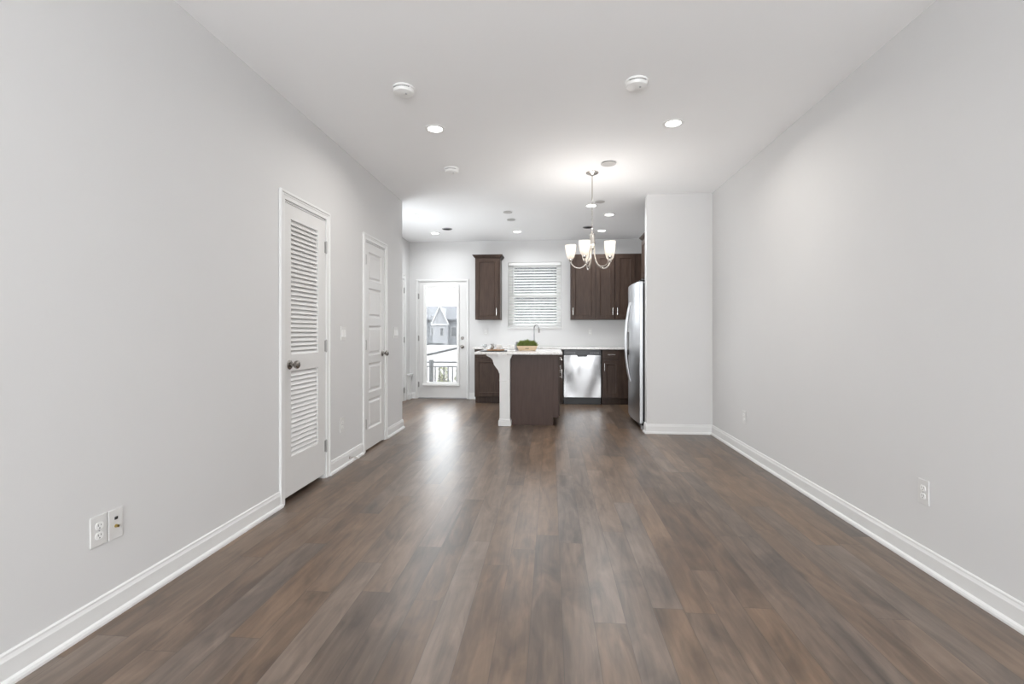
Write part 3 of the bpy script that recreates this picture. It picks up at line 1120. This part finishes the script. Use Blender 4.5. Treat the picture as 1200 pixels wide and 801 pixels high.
# cabinet above the refrigerator, facing left
d = thing('wall_cabinet', (XR, 6.25, 1.89), 'dark brown wall cabinet above the refrigerator, mostly behind the partition', 'cabinet', 'dark wood wall cabinets')
ox = 1.265
MB().box(ox, 5.72, 1.890, XR, 6.730, 2.420, 0.002).build('body', 'cabinet_wood', d)
m = MB()
for (o_, za, zc) in ((0.006, 0.0, 0.012), (0.016, 0.012, 0.026), (0.030, 0.026, 0.042), (0.042, 0.042, 0.056)):
    m.box(ox - o_, 5.72, 2.415 + za, XR, 6.730 + o_, 2.415 + zc, 0.002)
m.build('crown', 'cabinet_wood', d)
for (ya, yb_, py) in ((5.735, 6.215, 6.19), (6.23, 6.715, 6.26)):
    dr = MB().leaf((ox - 0.019, ya, 1.90), (0, 1, 0), (-1, 0, 0), yb_ - ya, 0.505, 0.019, 0.052, yb_ - ya - 0.052, [(0.052, 0.453)], PROFC).build('door', 'cabinet_wood', d)
    bar_pull(dr, (ox - 0.019, py, 1.975), True, 0.115, (-1, 0, 0))

# base cabinets against the back wall
BY = 7.70
BZ = 0.885


def base_cab(x0, x1, label, layout, body_x1=None):
    d = thing('base_cabinet', ((x0 + x1) / 2, YB, 0), label, 'cabinet', 'dark wood base cabinets')
    MB().box(x0, BY + 0.02, 0.105, body_x1 or x1, YB - 0.004, BZ, 0.002).build('body', 'cabinet_wood', d)
    MB().box(x0 + 0.004, BY + 0.085, 0.0, body_x1 or x1, YB - 0.004, 0.106).build('toe_kick', 'cabinet_wood', d)
    for (kind, p, q, z0, z1, side) in layout:
        if kind == 'drawer':
            f = MB().leaf((p, BY, z0), (1, 0, 0), (0, -1, 0), q - p, z1 - z0, 0.019, 0.02, q - p - 0.02, [(0.02, z1 - z0 - 0.02)], [(0.004, -0.003), (0.008, -0.003)]).build('drawer', 'cabinet_wood', d)
            if side:
                bar_pull(f, ((p + q) / 2, BY, (z0 + z1) / 2), False, 0.115)
        else:
            f = cab_front(MB(), p, q, z0, z1, BY).build('door', 'cabinet_wood', d)
            bar_pull(f, ((p + 0.028) if side == 'L' else (q - 0.028), BY, z1 - 0.105), True, 0.115)
    return d


base_cab(-1.240, -0.715, 'dark brown base cabinet beside the outside door, left of the sink', [('drawer', -1.228, -0.727, 0.745, 0.873, 'C'), ('door', -1.228, -0.727, 0.118, 0.730, 'R')])
base_cab(-0.713, 0.196, 'dark brown sink base cabinet behind the island under the window', [('drawer', -0.701, 0.184, 0.745, 0.873, None), ('door', -0.701, -0.264, 0.118, 0.730, 'R'), ('door', -0.254, 0.184, 0.118, 0.730, 'L')])
base_cab(0.812, 1.82, 'dark brown base cabinet between dishwasher and refrigerator', [('drawer', 0.822, 1.100, 0.735, 0.873, 'C'), ('door', 0.822, 1.100, 0.128, 0.712, 'L')])

# continuous counter on the back wall with its upstand
d = thing('countertop', (0.28, YB, BZ), 'speckled pale granite countertop along the back kitchen wall', 'countertop')
MB().box(-1.268, BY - 0.030, BZ, XR, YB, 0.914, 0.003).build('slab', 'granite', d)

# dishwasher
d = thing('dishwasher', (0.502, BY, 0), 'stainless steel dishwasher with pocket handle under the back counter', 'dishwasher')
MB().box(0.204, BY + 0.015, 0.105, 0.799, YB - 0.03, 0.880, 0.002).build('tub', 'black_plastic', d)
m = MB()
x0, x1, z0, z1 = 0.206, 0.797, 0.118, 0.796
hx0, hx1 = 0.415, 0.585
m.prism([(x0, z0), (x1, z0), (x1, z1), (hx1, z1), (hx1 - 0.012, z1 - 0.026), (hx0 + 0.012, z1 - 0.026), (hx0, z1), (x0, z1)], 'Y', BY - 0.014, BY + 0.012, 0.004)
m.build('front_panel', 'steel', d)
MB().prism([(hx0 + 0.004, z1 + 0.004), (hx1 - 0.004, z1 + 0.004), (hx1 - 0.016, z1 - 0.020), (hx0 + 0.016, z1 - 0.020)], 'Y', BY - 0.004, BY + 0.01).build('handle_pocket', 'black_plastic', d)
cp = MB().prism([(BY + 0.014, 0.800), (BY - 0.012, 0.800), (BY - 0.006, 0.874), (BY + 0.014, 0.874)], 'X', 0.206, 0.797, 0.002).build('control_strip', 'black_gloss', d)
for x in [0.26 + 0.03 * i for i in range(5)] + [0.63 + 0.03 * i for i in range(5)]:
    MB().box(x - 0.008, BY - 0.0115, 0.826, x + 0.008, BY - 0.006, 0.836, 0.001).build('button', 'grey_plastic', cp)
MB().box(0.206, BY + 0.055, 0.0, 0.797, BY + 0.075, 0.110, 0.002).build('kick_plate', 'black_plastic', d)

# faucet behind the sink
fxp, fy = -0.281, 8.09
d = thing('kitchen_faucet', (fxp, fy, 0.914), 'tall chrome gooseneck faucet on the back counter under the window', 'faucet')
MB().lathe([(0.026, 0.914), (0.026, 0.922), (0.018, 0.930), (0.015, 1.00), (0.013, 1.01)], (fxp, fy, 0), 'Z', 20).build('base', 'chrome', d, smooth=True)
MB().tube([(fxp, fy, 1.0), (fxp, fy, 1.20), (fxp + 0.006, fy - 0.01, 1.25), (fxp + 0.034, fy - 0.03, 1.282), (fxp + 0.064, fy - 0.05, 1.270), (fxp + 0.080, fy - 0.062, 1.225)], 0.0085, 10, 6).build('spout', 'chrome', d, smooth=True)
MB().tube([(fxp + 0.0795, fy - 0.0616, 1.228), (fxp + 0.083, fy - 0.065, 1.150)], [0.011, 0.0135], 12).build('spray_head', 'dark_nickel', d, smooth=True)
MB().tube([(fxp + 0.013, fy, 0.965), (fxp + 0.045, fy - 0.004, 0.972), (fxp + 0.075, fy - 0.008, 0.990)], 0.0055, 8).build('lever', 'chrome', d, smooth=True)

# ================================================================== REFRIGERATOR
FX, FY0, FY1, FZ = 1.045, 5.785, 6.625, 1.765
d = thing('refrigerator', (1.42, 6.2, 0), 'stainless side-by-side refrigerator with bowed handles beyond the partition', 'refrigerator')
MB().box(1.113, FY0 + 0.005, 0.03, XR - 0.03, FY1 - 0.005, FZ - 0.012, 0.004).build('cabinet', 'fridge_side', d)
MB().box(1.092, FY0 + 0.012, 0.10, 1.115, FY1 - 0.012, FZ - 0.02).build('door_gasket', 'black_plastic', d)


def arc_x(y):
    """bowed front: deepest in the middle of the pair of doors"""
    u = (y - (FY0 + FY1) / 2) / ((FY1 - FY0) / 2)
    return FX + 0.034 * u * u - 0.026


split = 6.275
for (ya, yb_, nm) in ((FY0, split - 0.003, 'fresh_food_door'), (split + 0.003, FY1, 'freezer_door')):
    pts = [(arc_x(ya + (yb_ - ya) * i / 10), ya + (yb_ - ya) * i / 10) for i in range(11)]
    pts += [(1.094, yb_), (1.094, ya)]
    dr = MB().prism(pts, 'Z', 0.075, FZ, 0.004).build(nm, 'fridge_steel', d)
    hy = split - 0.042 if nm == 'fresh_food_door' else split + 0.042
    xf = arc_x(hy)
    m = MB()
    z0, z1 = 0.52, 1.54
    pts = []
    for i in range(25):
        t = i / 24
        z = z0 + (z1 - z0) * t
        pts.append((xf + 0.004 - 0.062 * math.sin(PI * t) ** 0.75, hy, z))
    m.tube(pts, 0.010, 10)
    m.build('handle', 'fridge_steel', dr, smooth=True)
    if nm == 'freezer_door':
        yc = 6.45
        xf = arc_x(yc)
        MB().box(xf - 0.006, yc - 0.09, 0.86, xf + 0.02, yc + 0.09, 1.16, 0.004).build('dispenser', 'black_gloss', dr)
for y in (FY0 + 0.05, FY1 - 0.05):
    MB().box(1.06, y - 0.035, FZ, 1.19, y + 0.035, FZ + 0.018, 0.004).build('hinge_cover', 'black_plastic', d)
MB().box(1.085, FY0 + 0.02, 0.012, 1.145, FY1 - 0.02, 0.072, 0.004).build('toe_grille', 'black_plastic', d)
for y in (FY0 + 0.04, FY1 - 0.04):
    MB().box(1.075, y - 0.03, 0.0, 1.160, y + 0.03, 0.045, 0.005).build('foot', 'grey_plastic', d)

# ================================================================== ISLAND
d = thing('kitchen_island', (-0.18, 6.40, 0), 'dark brown kitchen island with white corner post and pale granite top', 'kitchen island')
IX0, IX1, IY0, IY1 = -0.504, 0.090, 5.970, 6.800
MB().box(IX0, IY0 + 0.018, 0.105, IX1, IY1, 0.884, 0.002).build('body', 'island_wood', d)
MB().box(IX0, IY0, 0.0, IX1 - 0.062, IY0 + 0.019, 0.884, 0.0015).box(IX1 - 0.062, IY0, 0.10, IX1 + 0.002, IY0 + 0.019, 0.884, 0.0015).build('end_panel', 'island_wood', d)
MB().box(IX0 + 0.002, IY0 + 0.018, 0.0, IX1 - 0.065, IY1 - 0.005, 0.106).build('toe_kick', 'island_wood', d)
for (ya, yb_) in ((IY0 + 0.025, IY0 + 0.415), (IY0 + 0.425, IY1 - 0.008)):
    f = MB().leaf((IX1 + 0.019, ya, 0.745), (0, 1, 0), (1, 0, 0), yb_ - ya, 0.128, 0.019, 0.02, yb_ - ya - 0.02, [(0.02, 0.108)], [(0.004, -0.003), (0.008, -0.003)]).build('drawer', 'cabinet_wood', d)
    bar_pull(f, (IX1 + 0.019, (ya + yb_) / 2, 0.809), False, 0.115, (1, 0, 0))
    f = MB().leaf((IX1 + 0.019, ya, 0.118), (0, 1, 0), (1, 0, 0), yb_ - ya, 0.612, 0.019, 0.052, yb_ - ya - 0.052, [(0.052, 0.56)], PROFC).build('door', 'cabinet_wood', d)
    bar_pull(f, (IX1 + 0.019, ya + 0.03 if ya < IY0 + 0.1 else yb_ - 0.03, 0.64), True, 0.115, (1, 0, 0))
MB().box(-0.946, 5.848, 0.885, 0.141, 6.850, 0.915, 0.004).build('countertop', 'granite', d)


def post(parent, px0, px1, py0, py1):
    m = MB()
    m.box(px0, py0, 0.0, px1, py1, 0.885)
    p = m.build('post', 'white_trim', parent)
    m = MB()
    m.box(px0 - 0.016, py0 - 0.016, 0.001, px1 + 0.016, py1 + 0.016, 0.066, 0.003)
    m.box(px0 - 0.008, py0 - 0.008, 0.066, px1 + 0.008, py1 + 0.008, 0.088, 0.006)
    m.build('plinth', 'white_trim', p)
    m = MB()
    m.box(px0 - 0.024, py0 - 0.024, 0.866, px1 + 0.024, py1 + 0.024, 0.885, 0.002)
    for k in range(6):
        o_ = 0.006 + 0.003 * k
        m.box(px0 - o_, py0 - o_, 0.826 + 0.0068 * k, px1 + o_, py1 + o_, 0.826 + 0.0068 * (k + 1) + 0.001)
    m.build('capital', 'white_trim', p)
    m = MB()
    m.box(px0 - 0.003, py0 - 0.003, 0.556, px1 + 0.003, py1 + 0.003, 0.566, 0.002)
    m.build('band', 'white_trim', p)
    return p


def corbel(parent, x, y0, y1):
    pts = [(x, 0.885), (x - 0.176, 0.885), (x - 0.176, 0.868), (x - 0.150, 0.855), (x - 0.118, 0.838), (x - 0.096, 0.812), (x - 0.088, 0.785), (x - 0.078, 0.755), (x - 0.056, 0.722), (x - 0.030, 0.690), (x - 0.020, 0.668), (x - 0.014, 0.648), (x, 0.640)]
    return MB().prism(pts, 'Y', y0, y1, 0.002).build('corbel', 'white_trim', parent)


post(d, -0.632, -0.505, 5.880, 6.007)
corbel(d, -0.630, 5.935, 5.985)
post(d, -0.632, -0.503, 6.690, 6.819)
corbel(d, -0.630, 6.735, 6.785)

# ------------------------------------------------------------------ things on the island
T = 0.915
o = tag(MB().lathe([(0.0, T), (0.185, T), (0.190, T + 0.006), (0.183, T + 0.009), (0.0, T + 0.008)], (-0.722, 6.10, 0), 'Z', 40).build('serving_tray', 'slate', None, (-0.722, 6.10, T), smooth=True), 'round black slate tray at the left end of the island top', 'tray')
m = MB()
pts = []
for k in range(40):
    a = 2 * PI * k / 40
    pts.append((-0.705 + 0.112 * math.cos(a) * (1.0), 6.10 + 0.10 * math.sin(a)))
o = tag(m.prism(pts, 'Z', T + 0.009, T + 0.024, 0.002).build('serving_board', 'board_wood', None, (-0.705, 6.10, T + 0.009)), 'small round brown wooden board on the black tray', 'board')
B0 = T + 0.0245


def cup(name, c, r, h, mat, label, cat, handle=True, hdir=(1, 0)):
    x, y, z = c
    o = thing(name, c, label, cat)
    body = MB().lathe([(r * 0.6, z), (r * 0.66, z + 0.003), (r * 0.92, z + h * 0.35), (r, z + h), (r - 0.003, z + h), (r * 0.88, z + h * 0.37), (r * 0.55, z + 0.007), (0, z + 0.006)], (x, y, 0), 'Z', 24).build('bowl', mat, o, smooth=True)
    if handle:
        u, v = hdir
        pts = []
        for i in range(9):
            a = -PI / 2 + PI * i / 8
            pts.append((x + u * (r * 0.88 + 0.020 * math.cos(a)), y + v * (r * 0.88 + 0.020 * math.cos(a)), z + h * 0.55 + h * 0.30 * math.sin(a)))
        MB().tube(pts, 0.0035, 7).build('handle', mat, o, smooth=True)
    return o


cup('coffee_cup', (-0.660, 6.09, B0), 0.036, 0.062, 'china', 'white china cup with handle on the wooden board', 'cup', True, (0.8, -0.6))
# creamer of pewter with lip and handle
c = (-0.752, 6.09, B0)
o = thing('milk_jug', c, 'small pewter jug standing on the wooden board', 'jug')
MB().lathe([(0.018, B0), (0.020, B0 + 0.004), (0.028, B0 + 0.022), (0.026, B0 + 0.042), (0.018, B0 + 0.056), (0.021, B0 + 0.070), (0.018, B0 + 0.069), (0.015, B0 + 0.055), (0.0, B0 + 0.05)], (c[0], c[1], 0), 'Z', 22).build('bowl', 'pewter', o, smooth=True)
MB().tube([(c[0] + 0.018, c[1] - 0.002, B0 + 0.066), (c[0] + 0.040, c[1] - 0.006, B0 + 0.060), (c[0] + 0.044, c[1] - 0.006, B0 + 0.040), (c[0] + 0.026, c[1] - 0.003, B0 + 0.024)], 0.003, 7, 4).build('handle', 'pewter', o, smooth=True)
MB().prism([(c[0] - 0.019, B0 + 0.070), (c[0] - 0.034, B0 + 0.073), (c[0] - 0.019, B0 + 0.056)], 'Y', c[1] - 0.007, c[1] + 0.007, 0.001).build('spout', 'pewter', o)
# stemmed glass left of it
c = (-0.848, 6.11, T + 0.009)
z = c[2]
o = thing('stemmed_glass', c, 'small clear stemmed glass at the left edge of the tray', 'glass')
MB().lathe([(0.024, z), (0.024, z + 0.002), (0.004, z + 0.006), (0.004, z + 0.028), (0.010, z + 0.034)], (c[0], c[1], 0), 'Z', 22).build('stem', 'pewter', o, smooth=True)
MB().lathe([(0.006, z + 0.032), (0.022, z + 0.044), (0.027, z + 0.062), (0.024, z + 0.080), (0.022, z + 0.080), (0.025, z + 0.062), (0.020, z + 0.046), (0.0, z + 0.036)], (c[0], c[1], 0), 'Z', 22).build('bowl', 'clear_glass', o, smooth=True)
# saucer with bowl to the right of the tray
c = (-0.522, 6.22, T)
o = thing('dark_saucer', c, 'small dark grey plate under the white bowl on the island', 'plate')
MB().lathe([(0.030, T), (0.034, T + 0.003), (0.068, T + 0.010), (0.070, T + 0.012), (0.034, T + 0.006), (0.0, T + 0.005)], (c[0], c[1], 0), 'Z', 28).build('dish', 'grey_ceramic', o, smooth=True)
MB().lathe([(0.030, T + 0.001), (0.031, T - 0.0), (0.028, T - 0.0)], (c[0], c[1], 0), 'Z', 20, close=False).build('foot_ring', 'grey_ceramic', o, smooth=True)
cup('sugar_bowl', (c[0], c[1], T + 0.0065), 0.050, 0.072, 'china', 'white china bowl on the small dark plate left of the planter', 'bowl', False)
# folded napkin in front
m = MB()
for k, (dx, dz) in enumerate(((0.0, 0.0), (0.003, 0.006), (-0.002, 0.012))):
    m.box(-0.545 + dx, 5.93, T + dz, -0.455 + dx, 6.06, T + dz + 0.0058, 0.0025, 2)
tag(m.build('napkin', 'linen', None, (-0.50, 6.0, T)), 'folded white napkin near the front edge of the island top', 'napkin')
# grey jar behind the planter
c = (-0.452, 6.42, T)
o = thing('ceramic_jar', c, 'grey ceramic jar peeking out behind the left end of the planter', 'jar')
MB().lathe([(0.026, T), (0.034, T + 0.02), (0.036, T + 0.06), (0.026, T + 0.088), (0.021, T + 0.096), (0.024, T + 0.104), (0.018, T + 0.102), (0.0, T + 0.098)], (c[0], c[1], 0), 'Z', 24).build('body', 'grey_ceramic', o, smooth=True)
MB().lathe([(0.019, T + 0.100), (0.021, T + 0.108), (0.008, T + 0.114), (0.007, T + 0.122), (0.0, T + 0.124)], (c[0], c[1], 0), 'Z', 20).build('lid', 'pewter', o, smooth=True)

# wooden planter with a dense mound of short grass
px, py = -0.310, 6.30
d = thing('planter_box', (px, py, T), 'pale wooden planter filled with a mound of short green grass on the island', 'planter')
m = MB()
w0, w1, dp0, dp1, hz = 0.108, 0.137, 0.048, 0.058, 0.066
th = 0.007


def taper_ring(m, a0, a1, b0, b1, z0, z1, t_):
    bm_ = bmesh.new()
    O = [[bm_.verts.new((px + sx * A, py + sy * B, z)) for sx, sy in ((-1, -1), (1, -1), (1, 1), (-1, 1))] for A, B, z in ((a0, b0, z0), (a1, b1, z1), (a1 - t_, b1 - t_, z1), (a0 - t_, b0 - t_, z0 + 0.006))]
    for r0, r1 in zip(O, O[1:]):
        for k in range(4):
            bm_.faces.new((r0[k], r0[(k + 1) % 4], r1[(k + 1) % 4], r1[k]))
    bm_.faces.new(O[0])
    bm_.faces.new(O[-1])
    bmesh.ops.recalc_face_normals(bm_, faces=bm_.faces)
    m._add(bm_)


taper_ring(m, w0, w1, dp0, dp1, T + 0.004, T + hz, th)
bx = m.build('box', 'pale_wood', d)
MB().box(px - 0.100, py - 0.045, T, px - 0.08, py + 0.045, T + 0.006).box(px + 0.08, py - 0.045, T, px + 0.10, py + 0.045, T + 0.006).build('runner', 'board_wood', bx)
MB().prism([(px - 0.026, T + 0.028), (px + 0.020, T + 0.028), (px + 0.026, T + 0.036), (px - 0.020, T + 0.036)], 'Y', py - 0.0535, py - 0.0500).build('handle_slot', 'soil', bx)
MB().box(px - w1 + 0.012, py - dp1 + 0.012, T + 0.030, px + w1 - 0.012, py + dp1 - 0.012, T + hz - 0.010).build('soil', 'soil', d)
m = MB()
bm_ = bmesh.new()
for k in range(1500):
    u, v = random.uniform(-1, 1), random.uniform(-1, 1)
    rr_ = math.sqrt(min(1, u * u * 0.9 + v * v * 0.5))
    hgt = 0.030 + 0.068 * (1 - rr_ ** 3) + random.uniform(-0.010, 0.006) + 0.007 * math.cos(u * 3 * PI)
    bx_, by_ = px + u * 0.118, py + v * 0.046
    bz_ = T + hz - 0.014
    lean = Vector((u * 0.030 + random.uniform(-0.014, 0.014), v * 0.026 + random.uniform(-0.014, 0.014), 0))
    a = random.uniform(0, PI)
    wd = Vector((math.cos(a), math.sin(a), 0)) * 0.0022
    base = Vector((bx_, by_, bz_))
    mid = base + lean * 0.35 + Vector((0, 0, hgt * 0.62))
    tip = base + lean + Vector((0, 0, hgt))
    q = [bm_.verts.new(p) for p in (base - wd, base + wd, mid + wd * 0.9, mid - wd * 0.9, tip)]
    bm_.faces.new((q[0], q[1], q[2], q[3]))
    bm_.faces.new((q[3], q[2], q[4]))
m._add(bm_)
tag(m.build('grass', 'leaf', d), kind='stuff')

# ================================================================== OUTSIDE THE GLASS DOOR AND WINDOW
GZ = -0.45
struct('ground', MB().box(-60, 8.36, GZ - 0.3, 40, 120, GZ), 'concrete')
HY = 60.0


def hx(px):                            # metres across at the neighbour's front, from its place along the facade
    a = (px - 600) / F_PX
    t = math.atan(45.5 / F_PX)
    return HY * (a * math.cos(t) - math.sin(t)) / (math.cos(t) + a * math.sin(t))


d = thing('neighbour_house', (hx(516), HY, GZ), 'pale grey sided house with a steep gable seen through the glass door', 'house')
xa, xb = hx(480), hx(760)
MB().box(xa, HY + 0.8, GZ, xb, HY + 9, 2.75).build('wall', 'lap_siding', d)
# main roof, ridge parallel to the facade
MB().prism([(HY + 0.2, 2.70), (HY + 0.2, 2.85), (HY + 4.9, 4.75), (HY + 9.6, 2.85), (HY + 9.6, 2.70)], 'X', xa - 0.4, xb + 0.4).build('roof', 'roof_shingle', d)
gx0, gx1, gxc = hx(505.5), hx(526), hx(515.5)
MB().prism([(gx0 + 0.15, GZ), (gx1 - 0.15, GZ), (gx1 - 0.15, 2.2), (gxc, 4.35), (gx0 + 0.15, 2.2)], 'Y', HY, HY + 4).build('gable', 'pale_siding', d)
m = MB()
for (p, q) in (((gx0, 2.08), (gxc, 4.50)), ((gx1, 2.08), (gxc, 4.50))):
    m.tube([(p[0], HY - 0.1, p[1]), (q[0], HY - 0.1, q[1])], 0.11, 6)
m.box(gx0, HY - 0.16, 2.02, gx1, HY, 2.24)
m.build('gable_trim', 'house_trim', d)
for (p0, p1, z0, z1) in ((505.5, 507.4, 0.85, 1.75), (516.2, 519.6, 0.7, 1.70), (503.0, 504.6, 2.45, 3.2), (527.5, 533.5, 0.6, 1.8)):
    x0, x1 = hx(p0), hx(p1)
    yy = HY if gx0 < (x0 + x1) / 2 < gx1 else HY + 0.8
    f = MB().box(x0 - 0.08, yy - 0.06, z0 - 0.08, x1 + 0.08, yy + 0.02, z1 + 0.08).build('window', 'house_trim', d)
    MB().box(x0, yy - 0.09, z0, x1, yy - 0.02, z1).build('pane', 'house_window', f)
MB().box(xa, HY - 0.15, GZ, hx(519), HY + 0.1, GZ + 0.22).build('foundation', 'house_window', d)

d = thing('neighbour_house', (0.0, 30.0, GZ), 'tall dark grey sided house outside, added to darken the gaps between the slats of the window blind', 'house')  # made-up blocker behind the kitchen window, so the gaps between slats read grey
MB().box(-2.6, 30.0, GZ, 6.5, 38.0, 6.2).build('wall', 'blocker_siding', d)
MB().prism([(29.6, 6.15), (29.6, 6.35), (34.0, 8.0), (38.4, 6.35), (38.4, 6.15)], 'X', -3.0, 6.9).build('roof', 'roof_shingle', d)
f = MB().box(1.6, 29.94, 2.2, 2.9, 30.02, 4.0).build('window', 'house_trim', d)
MB().box(1.7, 29.92, 2.3, 2.8, 29.98, 3.9).build('pane', 'house_window', f)

# sloping handrail of the outside stair, then the patio railing
d = thing('stair_handrail', (-3.0, 12.4, GZ), 'dark sloping handrail beyond the patio railing outside the glass door', 'handrail')
x0, x1 = -3.42, -2.28
MB().tube([(x0 - 0.6, 12.4, 0.39), (x1 + 0.9, 12.4, 0.985)], 0.030, 8).build('rail', 'rail_metal', d)
for x in (x0 - 0.5, x1 + 0.8):
    MB().box(x - 0.025, 12.375, GZ, x + 0.025, 12.425, 0.39 + (x - x0 + 0.6) / (x1 - x0 + 1.5) * 0.575).build('post', 'rail_metal', d)
d = thing('patio_railing', (-2.4, 10.2, GZ), 'dark metal railing with thin balusters outside the glass door', 'railing')
MB().box(-4.6, 10.18, 0.495, -0.6, 10.22, 0.525, 0.004).box(-4.6, 10.185, 0.405, -0.6, 10.215, 0.428, 0.004).build('top_rail', 'rail_metal', d)
MB().box(-4.6, 10.185, -0.32, -0.6, 10.215, -0.295, 0.004).build('bottom_rail', 'rail_metal', d)
for x in (-4.5, -2.585, -0.7):
    MB().box(x - 0.038, 10.162, GZ, x + 0.038, 10.238, 0.56, 0.004).build('post', 'rail_metal', d)
x = -4.4
while x < -0.72:
    if abs(x + 2.585) > 0.05:
        MB().box(x - 0.011, 10.189, -0.30, x + 0.011, 10.209, 0.41).build('baluster', 'rail_metal', d)
    x += 0.095


def shrub(c, r, h, label):
    d = thing('shrub', c, label, 'shrub', 'shrubs behind the patio railing')
    m = MB()
    for k in range(5):
        a = 2 * PI * k / 5
        m.tube([(c[0], c[1], c[2]), (c[0] + 0.3 * r * math.cos(a), c[1] + 0.3 * r * math.sin(a), c[2] + h * 0.5), (c[0] + 0.5 * r * math.cos(a), c[1] + 0.5 * r * math.sin(a), c[2] + h * 0.8)], [0.014, 0.005], 5)
    m.build('stem', 'bark', d)
    b = bmesh.new()
    for k in range(420):
        th_ = random.uniform(0, 2 * PI)
        z = random.uniform(0.12, 1.0)
        rr_ = r * math.sqrt(random.random()) * (1 - 0.6 * (z - 0.3) ** 2)
        p = Vector((c[0] + rr_ * math.cos(th_), c[1] + rr_ * math.sin(th_), c[2] + z * h))
        n_ = Vector((random.gauss(0, 1), random.gauss(0, 1), random.gauss(0, 1))).normalized()
        u = n_.orthogonal().normalized()
        v = n_.cross(u)
        s_ = random.uniform(0.018, 0.034)
        b.faces.new([b.verts.new(p + u * s_ * i + v * s_ * 0.5 * j) for i, j in ((-1, 0), (0, -1), (1, 0), (0, 1))])
    m = MB()
    m._add(b)
    tag(m.build('foliage', 'shrub_leaf', d), kind='stuff')
    return d


shrub((-2.50, 11.0, GZ), 0.17, 0.78, 'yellow green shrub behind the railing, left one of three')
shrub((-2.10, 11.1, GZ), 0.17, 0.74, 'yellow green shrub behind the railing, middle one of three')
shrub((-1.70, 11.0, GZ), 0.17, 0.80, 'yellow green shrub behind the railing, right one of three')
